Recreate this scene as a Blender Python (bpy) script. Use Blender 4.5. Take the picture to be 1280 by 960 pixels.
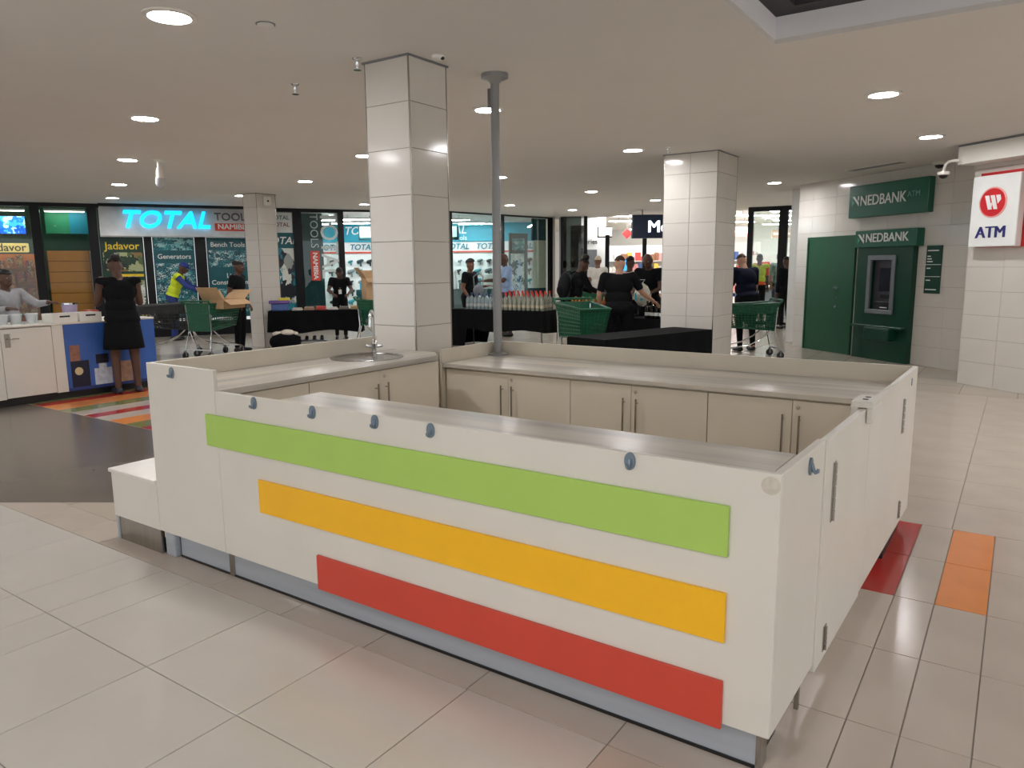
import bpy, bmesh, math, random
import numpy as np
from mathutils import Vector, Matrix, Quaternion
random.seed(7)
for _o in list(bpy.data.objects): bpy.data.objects.remove(_o)
SC = bpy.context.scene
COL = SC.collection
PI = math.pi

# ------------------------------------------------------------------ camera
YAW, PITCH, ROLL, FPX = .6017, -.1593, -.0089, 923.28
cam_d = bpy.data.cameras.new('camera'); cam = bpy.data.objects.new('camera', cam_d); COL.objects.link(cam)
cam_d.sensor_width = 36; cam_d.lens = FPX / 1280 * 36; cam_d.clip_end = 200
_f = Vector((-math.sin(YAW) * math.cos(PITCH), math.cos(YAW) * math.cos(PITCH), math.sin(PITCH)))
_r = Vector((math.cos(YAW), math.sin(YAW), 0)); _u = _r.cross(_f)
_r2 = _r * math.cos(ROLL) + _u * math.sin(ROLL); _u2 = -_r * math.sin(ROLL) + _u * math.cos(ROLL)
cam.matrix_world = Matrix(((_r2.x, _u2.x, -_f.x, .5291), (_r2.y, _u2.y, -_f.y, -2.1509), (_r2.z, _u2.z, -_f.z, 1.6), (0, 0, 0, 1)))
SC.camera = cam

# ------------------------------------------------------------------ world, exposure
W = bpy.data.worlds.new('mall_ambient'); SC.world = W; W.use_nodes = True
W.node_tree.nodes['Background'].inputs[0].default_value = (.96, .985, 1.0, 1)
W.node_tree.nodes['Background'].inputs[1].default_value = 1.1
SC.view_settings.view_transform = 'Standard'; SC.view_settings.look = 'None'
SC.view_settings.gamma = 1; SC.view_settings.use_curve_mapping = False
SC.view_settings.exposure = 0.0
SC.cycles.use_denoising = True
SC.cycles.max_bounces = 8; SC.cycles.diffuse_bounces = 5; SC.cycles.glossy_bounces = 4
SC.cycles.sample_clamp_indirect = 6.0
LAMP = 185.0          # radiance of the recessed downlights
TUBE = 80.0           # radiance of the shops' strip lights
CEIL = 3.043

# ------------------------------------------------------------------ helpers
def lin(c):
    out = []
    for v in c[:3]:
        v = v / 255.0
        out.append(v / 12.92 if v <= .04045 else ((v + .055) / 1.055) ** 2.4)
    return tuple(out) + (1.0,)
MATS = {}
def mat(name, rgb, rough=.5, metal=0.0, var=.06, scale=6.0, bump=0.0, coat=0.0, spec=.5, stretch=None, emit=0.0, rgb2=None):
    if name in MATS: return MATS[name]
    m = bpy.data.materials.new(name); m.use_nodes = True
    nt = m.node_tree; b = nt.nodes['Principled BSDF']
    c = lin(rgb)
    tc = nt.nodes.new('ShaderNodeTexCoord'); n = nt.nodes.new('ShaderNodeTexNoise'); ramp = nt.nodes.new('ShaderNodeValToRGB')
    mp = nt.nodes.new('ShaderNodeMapping'); nt.links.new(tc.outputs['Object'], mp.inputs[0]); nt.links.new(mp.outputs[0], n.inputs['Vector'])
    if stretch: mp.inputs['Scale'].default_value = stretch
    n.inputs['Scale'].default_value = scale; n.inputs['Detail'].default_value = 4
    c2 = lin(rgb2) if rgb2 else tuple(min(1, v * (1 + var)) for v in c[:3]) + (1,)
    c1 = c if rgb2 else tuple(v * (1 - var) for v in c[:3]) + (1,)
    ramp.color_ramp.elements[0].color = c1; ramp.color_ramp.elements[1].color = c2
    ramp.color_ramp.elements[0].position = .35; ramp.color_ramp.elements[1].position = .65
    nt.links.new(n.outputs[0], ramp.inputs[0]); nt.links.new(ramp.outputs[0], b.inputs['Base Color'])
    b.inputs['Roughness'].default_value = rough; b.inputs['Metallic'].default_value = metal
    b.inputs['Specular IOR Level'].default_value = spec
    if coat: b.inputs['Coat Weight'].default_value = coat; b.inputs['Coat Roughness'].default_value = .08
    if bump:
        bp = nt.nodes.new('ShaderNodeBump'); bp.inputs['Strength'].default_value = bump; bp.inputs['Distance'].default_value = .01
        nt.links.new(n.outputs[0], bp.inputs['Height']); nt.links.new(bp.outputs[0], b.inputs['Normal'])
    if emit:
        nt.links.new(ramp.outputs[0], b.inputs['Emission Color']); b.inputs['Emission Strength'].default_value = emit
    MATS[name] = m
    return m
def emis(name, rgb, strength):
    if name in MATS: return MATS[name]
    m = bpy.data.materials.new(name); m.use_nodes = True; nt = m.node_tree
    b = nt.nodes['Principled BSDF']; b.inputs['Base Color'].default_value = lin(rgb)
    b.inputs['Emission Color'].default_value = lin(rgb); b.inputs['Emission Strength'].default_value = strength
    MATS[name] = m
    return m
def glassmat(name, tint=(238, 245, 244), refl=.10):
    if name in MATS: return MATS[name]
    m = bpy.data.materials.new(name); m.use_nodes = True; nt = m.node_tree; nt.nodes.clear()
    o = nt.nodes.new('ShaderNodeOutputMaterial'); mx = nt.nodes.new('ShaderNodeMixShader')
    t = nt.nodes.new('ShaderNodeBsdfTransparent'); t.inputs[0].default_value = lin(tint)
    g = nt.nodes.new('ShaderNodeBsdfGlossy'); g.inputs['Roughness'].default_value = .02
    lw = nt.nodes.new('ShaderNodeLayerWeight'); lw.inputs[0].default_value = .5
    pw = nt.nodes.new('ShaderNodeMath'); pw.operation = 'POWER'; pw.inputs[1].default_value = 4.0
    ad = nt.nodes.new('ShaderNodeMath'); ad.operation = 'MULTIPLY_ADD'; ad.inputs[1].default_value = .8 - refl * .5; ad.inputs[2].default_value = refl * .5
    nt.links.new(lw.outputs['Facing'], pw.inputs[0]); nt.links.new(pw.outputs[0], ad.inputs[0]); nt.links.new(ad.outputs[0], mx.inputs[0])
    nt.links.new(t.outputs[0], mx.inputs[1]); nt.links.new(g.outputs[0], mx.inputs[2]); nt.links.new(mx.outputs[0], o.inputs[0])
    MATS[name] = m
    return m
def collage(name, cols, scale=5.0, stretch=(1, 1, 1), rough=.35, emit=0.0, contrast=True):
    """flat print: voronoi patches of a few colours"""
    if name in MATS: return MATS[name]
    m = bpy.data.materials.new(name); m.use_nodes = True; nt = m.node_tree; b = nt.nodes['Principled BSDF']
    tc = nt.nodes.new('ShaderNodeTexCoord'); mp = nt.nodes.new('ShaderNodeMapping'); mp.inputs['Scale'].default_value = stretch
    n0 = nt.nodes.new('ShaderNodeTexNoise'); n0.inputs['Scale'].default_value = scale * 1.3
    v = nt.nodes.new('ShaderNodeTexVoronoi'); v.inputs['Scale'].default_value = scale
    mixv = nt.nodes.new('ShaderNodeMix'); mixv.data_type = 'VECTOR'; mixv.inputs[0].default_value = .25
    nt.links.new(tc.outputs['Object'], mp.inputs[0]); nt.links.new(mp.outputs[0], n0.inputs['Vector'])
    nt.links.new(mp.outputs[0], mixv.inputs[4]); nt.links.new(n0.outputs['Color'], mixv.inputs[5])
    nt.links.new(mixv.outputs[1], v.inputs['Vector'])
    sep = nt.nodes.new('ShaderNodeSeparateColor'); nt.links.new(v.outputs['Color'], sep.inputs[0])
    r = nt.nodes.new('ShaderNodeValToRGB'); r.color_ramp.interpolation = 'CONSTANT' if contrast else 'LINEAR'
    while len(r.color_ramp.elements) < len(cols): r.color_ramp.elements.new(.5)
    for i, c in enumerate(cols):
        r.color_ramp.elements[i].position = i / len(cols); r.color_ramp.elements[i].color = lin(c)
    nt.links.new(sep.outputs[0], r.inputs[0]); nt.links.new(r.outputs[0], b.inputs['Base Color'])
    b.inputs['Roughness'].default_value = rough
    if emit:
        nt.links.new(r.outputs[0], b.inputs['Emission Color']); b.inputs['Emission Strength'].default_value = emit
    MATS[name] = m
    return m

class MB:
    """collects shapes into one mesh"""
    def __init__(s): s.v = []; s.f = []
    def add(s, vs, fs):
        o = len(s.v); s.v += [tuple(x) for x in vs]; s.f += [tuple(i + o for i in f) for f in fs]; return s
    def box(s, x0, x1, y0, y1, z0, z1, T=None):
        vs = [Vector((x, y, z)) for z in (z0, z1) for y in (y0, y1) for x in (x0, x1)]
        if T is not None: vs = [T @ v for v in vs]
        return s.add(vs, [(0, 2, 3, 1), (4, 5, 7, 6), (0, 1, 5, 4), (2, 6, 7, 3), (0, 4, 6, 2), (1, 3, 7, 5)])
    def cyl(s, p0, p1, r0, r1=None, seg=12, cap=True):
        p0, p1 = Vector(p0), Vector(p1); r1 = r0 if r1 is None else r1
        d = (p1 - p0).normalized(); a = d.orthogonal().normalized(); b = d.cross(a)
        vs = []
        for p, r in ((p0, r0), (p1, r1)):
            for i in range(seg):
                t = 2 * PI * (i + .5) / seg; vs.append(p + a * (r * math.cos(t)) + b * (r * math.sin(t)))
        fs = [(i, (i + 1) % seg, seg + (i + 1) % seg, seg + i) for i in range(seg)]
        if cap: fs += [tuple(reversed(range(seg))), tuple(range(seg, 2 * seg))]
        return s.add(vs, fs)
    def tube(s, pts, r, seg=8):
        pts = [Vector(p) for p in pts]; n = len(pts); vs = []; fs = []
        up = None
        for i, p in enumerate(pts):
            d = (pts[min(i + 1, n - 1)] - pts[max(i - 1, 0)]).normalized()
            if up is None: up = d.orthogonal().normalized()
            up = (up - d * up.dot(d)).normalized(); b = d.cross(up)
            rr = r[i] if isinstance(r, (list, tuple)) else r
            for k in range(seg):
                t = 2 * PI * k / seg; vs.append(p + up * (rr * math.cos(t)) + b * (rr * math.sin(t)))
        for i in range(n - 1):
            for k in range(seg):
                a, c = i * seg + k, i * seg + (k + 1) % seg; fs.append((a, c, c + seg, a + seg))
        fs += [tuple(reversed(range(seg))), tuple(range((n - 1) * seg, n * seg))]
        return s.add(vs, fs)
    def lathe(s, prof, seg=16, c=(0, 0, 0), sx=1.0, sy=1.0):
        vs = []; fs = []; n = len(prof)
        for r, z in prof:
            for k in range(seg):
                t = 2 * PI * k / seg; vs.append((c[0] + r * sx * math.cos(t), c[1] + r * sy * math.sin(t), c[2] + z))
        for i in range(n - 1):
            for k in range(seg):
                a, d = i * seg + k, i * seg + (k + 1) % seg; fs.append((a, d, d + seg, a + seg))
        if prof[0][0] > 1e-6: fs.append(tuple(reversed(range(seg))))
        if prof[-1][0] > 1e-6: fs.append(tuple(range((n - 1) * seg, n * seg)))
        return s.add(vs, fs)
    def ell(s, c, r, R=None, seg=12, rings=8):
        vs = []; fs = []
        c = Vector(c)
        for i in range(rings + 1):
            ph = PI * i / rings
            for k in range(seg):
                t = 2 * PI * k / seg
                v = Vector((r[0] * math.sin(ph) * math.cos(t), r[1] * math.sin(ph) * math.sin(t), -r[2] * math.cos(ph)))
                vs.append(c + (R @ v if R is not None else v))
        for i in range(rings):
            for k in range(seg):
                a, d = i * seg + k, i * seg + (k + 1) % seg; fs.append((a, d, d + seg, a + seg))
        return s.add(vs, fs)
    def tcap(s, p0, p1, r0, r1, seg=10):
        p0, p1 = Vector(p0), Vector(p1); d = p1 - p0; L = d.length; q = Vector((0, 0, 1)).rotation_difference(d).to_matrix()
        prof = [(0.0005, -r0)] + [(r0 * math.cos(a), r0 * math.sin(a)) for a in (-1.0, -.5)] + [(r0, 0), (r1, L)] + [(r1 * math.cos(a), L + r1 * math.sin(a)) for a in (.5, 1.0)] + [(.0005, L + r1)]
        m = MB().lathe(prof, seg)
        return s.add([p0 + q @ Vector(v) for v in m.v], m.f)
    def prism(s, poly, z0, z1, T=None):
        n = len(poly); vs = [Vector((x, y, z0)) for x, y in poly] + [Vector((x, y, z1)) for x, y in poly]
        if T is not None: vs = [T @ v for v in vs]
        fs = [tuple(reversed(range(n))), tuple(range(n, 2 * n))] + [(i, (i + 1) % n, n + (i + 1) % n, n + i) for i in range(n)]
        return s.add(vs, fs)
    def mesh(s, name, m=None, smooth=False, bevel=0.0, bseg=1):
        me = bpy.data.meshes.new(name); me.from_pydata(s.v, [], s.f)
        bm = bmesh.new(); bm.from_mesh(me)
        if smooth: bmesh.ops.remove_doubles(bm, verts=bm.verts, dist=1e-5)
        bmesh.ops.recalc_face_normals(bm, faces=bm.faces)
        if bevel: bmesh.ops.bevel(bm, geom=list(bm.edges), offset=bevel, segments=bseg, affect='EDGES', profile=.5)
        if smooth:
            for f in bm.faces: f.smooth = True
            for e in bm.edges:
                if len(e.link_faces) == 2 and e.calc_face_angle(0) > .75: e.smooth = False
        bm.to_mesh(me); bm.free()
        if m: me.materials.append(m)
        return me
    def build(s, name, m, parent=None, smooth=False, bevel=0.0, bseg=1):
        return obj(name, s.mesh(name, m, smooth, bevel, bseg), parent)
def obj(name, me, parent=None):
    o = bpy.data.objects.new(name, me); COL.objects.link(o)
    if parent is not None: o.parent = parent
    return o
def B(x0, x1, y0, y1, z0, z1, T=None): return MB().box(x0, x1, y0, y1, z0, z1, T)
def tag(o, label, cat, group=None):
    o['label'] = label; o['category'] = cat
    if group: o['group'] = group
    return o
def thing(name, label, cat, loc=(0, 0, 0), rotz=0.0, group=None):
    o = bpy.data.objects.new(name, None); COL.objects.link(o); o.empty_display_size = .1
    o.location = loc; o.rotation_euler = (0, 0, rotz)
    return tag(o, label, cat, group)
def struct(o): o['kind'] = 'structure'; return o
def sempty(name, loc=(0, 0, 0), rotz=0.0):
    o = bpy.data.objects.new(name, None); COL.objects.link(o); o.location = loc; o.rotation_euler = (0, 0, rotz); o.empty_display_size = .1
    return struct(o)
def copy_tree(o, parent=None):
    c = o.copy(); COL.objects.link(c); c.parent = parent
    for ch in list(o.children): copy_tree(ch, c)
    return c
def text(name, s, m, parent, loc, size, rot=(PI / 2, 0, 0), extrude=.004, bold=0.0, shear=0.0, align='CENTER', sx=1.0):
    cu = bpy.data.curves.new(name, 'FONT'); cu.body = s; cu.size = size; cu.extrude = extrude; cu.offset = 0 if 'M' in s else bold * size * .45
    cu.shear = shear; cu.align_x = align; cu.align_y = 'CENTER'; cu.resolution_u = 3
    cu.materials.append(m); o = bpy.data.objects.new(name, cu); COL.objects.link(o); o.parent = parent
    o.location = loc; o.rotation_euler = rot; o.scale = (sx, 1, 1)
    if 'M' in s and bold: o['smear'] = size * .03
    return o

# ------------------------------------------------------------------ materials
M_coff = mat('coffer_brightened', (246, 245, 248), .8, var=.01)  # whiter than the ceiling paint, standing in for light on the upstand
M_ceil = mat('ceiling_paint', (224, 220, 215), .9, var=.01, scale=1.5)
M_white = mat('white_enamel', (235, 232, 225), .35, var=.01)
M_tileA = mat('tile_pale', (200, 194, 187), .16, var=.025, scale=2.5)
M_tileB = mat('tile_beige', (190, 178, 166), .18, var=.035, scale=3.0)
M_grout = mat('grout', (140, 130, 120), .8)
M_dark = mat('tile_dark_grey', (106, 98, 89), .22, var=.05, scale=2.0)
M_tred = mat('tile_red', (176, 48, 44), .2, var=.04); M_torange = mat('tile_orange', (226, 140, 72), .2, var=.04)
M_tgreen = mat('tile_green', (128, 132, 78), .2, var=.04)
M_wtile = mat('wall_tile_cream', (216, 211, 203), .12, var=.02, scale=2.0)
M_wgrout = mat('wall_grout', (146, 139, 130), .8)
M_kiosk = mat('kiosk_laminate', (222, 217, 207), .38, var=.018, scale=3.0)
M_kioskin = mat('cabinet_laminate', (230, 220, 202), .42, var=.02, scale=3.0)
M_upst = mat('upstand_laminate', (211, 203, 187), .42, var=.025, scale=4.0)
M_worktop = mat('worktop_stone_laminate', (214, 206, 192), .28, scale=2.2, stretch=(.35, 5, 5), rgb2=(176, 171, 164))
M_worktopY = mat('worktop_stone_laminate_lengthwise', (214, 206, 192), .28, scale=2.2, stretch=(5, .35, 5), rgb2=(176, 171, 164))
M_green = mat('strip_green', (172, 208, 98), .4, var=.015); M_orange = mat('strip_orange', (252, 190, 22), .4, var=.015)
M_red = mat('strip_red', (208, 72, 54), .4, var=.02)
M_alu = mat('aluminium_kick', (176, 182, 190), .32, metal=.25, var=.06, scale=3, stretch=(.3, 8, 8))
M_steel = mat('brushed_steel', (170, 166, 160), .25, metal=1.0, var=.1, scale=8, stretch=(14, 14, .4))
M_sink = mat('sink_steel', (150, 150, 148), .22, metal=1.0, var=.06, scale=5)
M_chrome = mat('chrome', (225, 227, 230), .07, metal=1.0, var=.01)
M_pole = mat('pole_grey', (150, 151, 152), .3, metal=.2, var=.03)
M_hook = mat('hook_blue_grey', (116, 132, 146), .35, metal=.2, var=.05)
M_black = mat('black_frame', (13, 14, 18), .4, var=.1, spec=.3)
M_cloth = mat('black_cloth', (12, 13, 15), .9, spec=.15, var=.15, scale=20, bump=.15)
M_nedg = mat('bank_green', (14, 92, 68), .35, var=.04); M_doorg = mat('door_green', (8, 78, 46), .4, var=.04)
M_atmg = mat('atm_green', (6, 62, 44), .35, var=.05)
M_letter = mat('letter_white', (236, 238, 236), .4, var=.01)
M_blackp = mat('black_plastic', (20, 20, 22), .4); M_greyp = mat('grey_plastic', (120, 122, 126), .45)
M_trol = mat('trolley_green', (10, 84, 56), .4, var=.06); M_trold = mat('trolley_dark', (52, 54, 56), .45, var=.06)
M_card = mat('cardboard', (190, 156, 118), .85, var=.05, scale=12)
M_glass = glassmat('shop_glass', refl=.09); M_bottle = None
M_tealw = mat('teal_wall', (18, 150, 172), .5, var=.04); M_dteal = mat('dark_teal', (8, 66, 72), .5, var=.06)
M_paper = mat('paper_white', (228, 230, 228), .6, var=.02); M_shopwhite = mat('shop_white', (236, 236, 232), .6, var=.02)
# ------------------------------------------------------------------ downlights (the mall's own lamps, plus unseen ones added for brightness)
M_lamp = emis('lamp_diffuser', (250, 249, 250), LAMP)
def make_downlight():
    t = thing('downlight', 'round white recessed downlight in the mall ceiling', 'ceiling light', (0, 0, CEIL), 0, 'recessed downlights of the mall ceiling')
    MB().lathe([(.118, -.002), (.15, -.002), (.15, -.012), (.118, -.016), (.112, -.002)], 24).build('trim_ring', M_white, t, smooth=True)
    MB().lathe([(.0005, -.010), (.113, -.007), (.113, -.004), (.0005, -.004)], 14).build('diffuser', M_lamp, t)
    return t
LIGHTS = [(-3.66, .49), (-6.61, 2.01), (-9.46, 3.38), (-12.45, 4.85), (-15.0, 6.06), (-9.63, 6.51), (-3.72, 3.68), (-6.72, 5.05),
          (-12.3, 10.5), (-3.71, 6.79), (-6.70, 11.23), (-.6, 5.23), (-.49, 7.99), (-3.33, 11.94), (-9.46, 15.3), (-6.54, 13.98),
          (-9.84, 12.92), (-6.72, 8.1), (-12.6, 7.4), (-9.7, 9.7),
          (-6.6, -1.6), (-.7, -4.1), (2.7, -2.4), (4.2, .6), (4.2, 3.8), (3.0, 6.6), (-9.5, .2), (-3.6, -5.8), (-12.4, 1.7), (-6.6, -4.3),
          (-.7, -2.9), (1.0, -3.4), (3.1, 1.6), (2.6, 4.6), (1.6, -5.6)]  # these lamps are added out of view to brighten kiosk front and right floor
DLAB = {(-3.72, 3.68): 'round recessed downlight just behind the top of the grey pole', (-3.71, 6.79): 'round recessed downlight between the grey pole and the wide column',
        (-9.46, 3.38): 'round recessed downlight next to the hanging bulb-shaped camera', (-.49, 7.99): 'round recessed downlight nearest the red-bordered wall sign',
        (-.6, 5.23): 'round recessed downlight between the square coffer and the bank wall', (-3.66, .49): 'round recessed downlight over the sink end of the kiosk beside the flat disc',
        (-15.0, 6.06): 'round recessed downlight close to the dark shop frames on the left', (-3.33, 11.94): 'round recessed downlight before the black supermarket door frame'}
_dl = make_downlight()
for i, (x, y) in enumerate(LIGHTS):
    o = _dl if i == 0 else copy_tree(_dl)
    o.location = (x, y, CEIL)
    o['label'] = DLAB.get((x, y), 'round white recessed downlight in the open mall ceiling')

# ------------------------------------------------------------------ floor
def brickmat(name, rgb, w, h, mort, mortar_rgb, rough=.18):
    m = bpy.data.materials.new(name); m.use_nodes = True; nt = m.node_tree; b = nt.nodes['Principled BSDF']
    tc = nt.nodes.new('ShaderNodeTexCoord'); br = nt.nodes.new('ShaderNodeTexBrick'); br.offset = 0.0
    nt.links.new(tc.outputs['Object'], br.inputs['Vector'])
    c = lin(rgb); br.inputs['Color1'].default_value = c; br.inputs['Color2'].default_value = tuple(v * .94 for v in c[:3]) + (1,)
    br.inputs['Mortar'].default_value = lin(mortar_rgb); br.inputs['Scale'].default_value = 1
    br.inputs['Brick Width'].default_value = w; br.inputs['Row Height'].default_value = h; br.inputs['Mortar Size'].default_value = mort
    nt.links.new(br.outputs['Color'], b.inputs['Base Color']); b.inputs['Roughness'].default_value = rough
    return m
floor = struct(B(-26, 8, -9, 36, -.12, -.004).build('floor', M_grout))
far = MB()
for r in ((-26, -5.265, -9, 36), (-5.265, -.5, .15, 36), (-.5, 8, 8.225, 36), (1.7, 8, -9, 8.225), (-5.265, 1.7, -9, -2.485)):
    far.box(r[0], r[1], r[2], r[3], -.004, 0)
far.build('paving', brickmat('paving_tiles', (186, 175, 161), .595, .595, .004, (140, 130, 120)), floor)
_tc = {}
def tile(x0, x1, y0, y1, m, z=0.0, parent=floor, g=.0022, name='tile'):
    k = (round(x1 - x0, 3), round(y1 - y0, 3), m.name)
    if k not in _tc:
        w, h = (x1 - x0) / 2 - g, (y1 - y0) / 2 - g
        _tc[k] = MB().box(-w, w, -h, h, -.006, 0).mesh(name, m, bevel=.0012)
    o = obj(name, _tc[k], parent); o.location = ((x0 + x1) / 2, (y0 + y1) / 2, z); return o
YL = [-.105 + .595 * k for k in range(-4, 15)]
XL = [-5.265, -4.67, -4.08, -3.484, -3.147, -2.882, -2.285, -1.69, -1.095, -.5, .12, .7, 1.2, 1.7]
for j in range(4):
    for i in range(len(XL) - 1):
        tile(XL[i], XL[i + 1], YL[j], YL[j + 1], M_tileA if XL[i] < -.55 else M_tileB)
XK = [-5.265, -4.67, -4.2, -3.85, -3.3, -2.756, -2.2, -1.658, -1.1, -.5]
for i in range(len(XK) - 1):
    tile(XK[i], XK[i + 1], YL[4], .15, M_tileB)
XR = [-.5, -.06, .14, .31, .52, .71, .92, 1.2, 1.7]
for j in range(4, 9):
    for i in range(len(XR) - 1):
        m = M_tileB
        if j in (7, 8) and i == 1: m = M_tred
        if j in (7, 8) and i == 3: m = M_torange
        tile(XR[i], XR[i + 1], YL[j], YL[j + 1], m)
XF = [-.5, .30, .9, 1.7]
for j in range(9, 18):
    for i in range(3):
        tile(XF[i], XF[i + 1], YL[j], YL[j + 1], M_tileB)
dk = [(-4.0, .70), (-5.22, -.088), (-7.5, -1.57), (-13, -1.57), (-13, 1.77), (-4.0, 1.77)]
MB().prism(list(reversed(dk)), -.003, .0015).build('dark_inlay', M_dark, floor)
xs = -6.3; seq = [(.25, M_torange), (.22, M_tred), (.3, M_tgreen), (.33, M_torange), (.3, M_tileB), (.22, M_tred), (.3, M_tileB), (.28, M_tgreen), (.4, M_torange), (.22, M_tred), (.3, M_tgreen)]
for w_, m in seq:
    for q in range(3):
        tile(xs - w_, xs, 1.78 + .5 * q, 2.28 + .5 * q, m, z=.0018, name='stripe_tile')
    xs -= w_

# ------------------------------------------------------------------ ceiling with its square coffer
HX0, HX1, HY0, HY1 = -.97, 2.6, -1.8, 3.17
cm = MB()
for r in ((-26, HX0, -9, 18.6), (HX1, 8, -9, 18.6), (HX0, HX1, -9, HY0), (HX0, HX1, HY1, 18.6)):
    cm.box(r[0], r[1], r[2], r[3], CEIL, CEIL + .03)
ceiling = struct(cm.build('ceiling', M_ceil))
cf = MB(); t_ = .05
E_ = .002
for r in ((HX0 - t_, HX0 + E_, HY0 - t_, HY1 + t_), (HX1 - E_, HX1 + t_, HY0 - t_, HY1 + t_), (HX0, HX1, HY0 - t_, HY0 + E_), (HX0, HX1, HY1 - E_, HY1 + t_)):
    cf.box(r[0], r[1], r[2], r[3], CEIL + .0305, CEIL + .17)
cf.build('coffer_upstand', M_coff, ceiling)
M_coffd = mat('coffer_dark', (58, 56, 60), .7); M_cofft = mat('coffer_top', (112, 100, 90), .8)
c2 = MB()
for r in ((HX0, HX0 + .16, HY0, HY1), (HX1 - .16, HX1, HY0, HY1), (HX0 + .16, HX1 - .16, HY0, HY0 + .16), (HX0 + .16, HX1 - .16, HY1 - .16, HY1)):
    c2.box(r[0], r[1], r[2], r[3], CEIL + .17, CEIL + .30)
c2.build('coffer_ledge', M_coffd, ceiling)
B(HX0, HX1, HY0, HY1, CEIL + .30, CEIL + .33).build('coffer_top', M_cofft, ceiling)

# ------------------------------------------------------------------ tiled columns
def column(name, label, x0, x1, y0, y1, seams, nx, ny, rot=0.0):
    cx, cy = (x0 + x1) / 2, (y0 + y1) / 2; w, d = (x1 - x0) / 2, (y1 - y0) / 2
    t = thing(name, label, 'column', (cx, cy, 0), rot)
    B(-w + .012, w - .012, -d + .012, d - .012, 0, CEIL).build('core', M_wgrout, t)
    cache = {}
    for face in range(4):
        fw, n = (w, nx) if face % 2 == 0 else (d, ny); fd = d if face % 2 == 0 else w
        R = Matrix.Rotation(face * PI / 2, 4, 'Z')
        tw = 2 * (fw - .008) / n
        for k in range(len(seams) - 1):
            z0, z1 = seams[k], seams[k + 1]
            for i in range(n):
                key = (round(tw, 3), round(z1 - z0, 3))
                if key not in cache:
                    cache[key] = MB().box(-tw / 2 + .0018, tw / 2 - .0018, 0, .012, .0018, z1 - z0 - .0018).mesh('tile', M_wtile, bevel=.001)
                o = obj('tile', cache[key], t)
                o.matrix_local = R @ Matrix.Translation((-fw + .008 + tw * (i + .5), -fd, z0))
    for sx in (-1, 1):
        for sy in (-1, 1):
            B(sx * w - (.009 if sx > 0 else -.001), sx * w + (.001 if sx > 0 else .009) , sy * d - (.009 if sy > 0 else -.001), sy * d + (.001 if sy > 0 else .009), 0, CEIL).build('corner_trim', M_steel, t)
    MB().box(-w - .012, w + .012, -d - .012, d + .012, CEIL - .012, CEIL).build('shadow_trim', M_greyp, t)
    return t
S1z = [0, .24, .55, .86, 1.166, 1.474, 1.778, 2.102, 2.422, 2.736, 3.036]
column('column', 'cream tiled square column standing at the sink end of the white kiosk', -3.504, -3.081, 1.8785, 2.2909, S1z, 1, 1)
S2z = [0, .28, .59, .9, 1.206, 1.52, 1.842, 2.14, 2.454, 2.776, 3.036]
column('column', 'wide cream tiled column with two tiles across, behind the low black-draped table', -3.576, -2.832, 7.482, 8.27, S2z, 2, 2)
column('column', 'slim cream tiled column in front of the cyan lettered shop fascia', -12.42, -12.0, 7.29, 7.75, S2z, 1, 1)

# ------------------------------------------------------------------ bank wall on the right and the wall beside it
EW = (0.7836, -0.6212); RW = math.atan2(EW[1], EW[0])
def tiled_wall(name, loc, length, thick, tw, th, x_off=0.0):
    w = struct(B(0, length, .008, thick, 0, CEIL).build(name, M_wgrout))
    w.location = (loc[0], loc[1], 0); w.rotation_euler = (0, 0, RW)
    me = {}
    z = 0.0; rows = int(CEIL / th) + 1
    for j in range(rows):
        z0, z1 = j * th, min((j + 1) * th, CEIL - .002)
        if z1 - z0 < .02: continue
        x = -x_off
        while x < length - .01:
            xa, xb = max(0, x), min(length, x + tw)
            if xb - xa > .02:
                k = (round(xb - xa, 3), round(z1 - z0, 3))
                if k not in me: me[k] = MB().box(.0015, xb - xa - .0015, 0, .01, .0015, z1 - z0 - .0015).mesh('tile', M_wtile, bevel=.001)
                o = obj('tile', me[k], w); o.location = (xa, 0, z0)
            x += tw
    return w
wall_r = tiled_wall('wall_right', (-3.0785, 12.762), 3.95, .35, .6, .305, .2)
wall_a = tiled_wall('wall_atm', (-.0858, 9.2238), 4.2, 2.2, .6, .305, .08)
struct(B(.0, .006, .012, 1.6, 0, CEIL).build('trim_1', M_steel)); bpy.data.objects['trim_1'].location = (-.0858 - .006 * EW[0], 9.2238 - .006 * EW[1], 0); bpy.data.objects['trim_1'].rotation_euler = (0, 0, RW)

def wallthing(name, label, cat, base, s, off=0.0, z=0.0, group=None):
    ox, oy = base[0] + EW[0] * s - EW[1] * off, base[1] + EW[1] * s + EW[0] * off
    return thing(name, label, cat, (ox, oy, z), RW, group)
_o = struct(B(4.2, 7.6, 0, 2.2, 0, CEIL).build('wall_right_end', M_wtile)); _o.location = (-.0858, 9.2238, 0); _o.rotation_euler = (0, 0, RW)
AB = (-3.0785, 12.762); WB = (-.0858, 9.2238)
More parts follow.
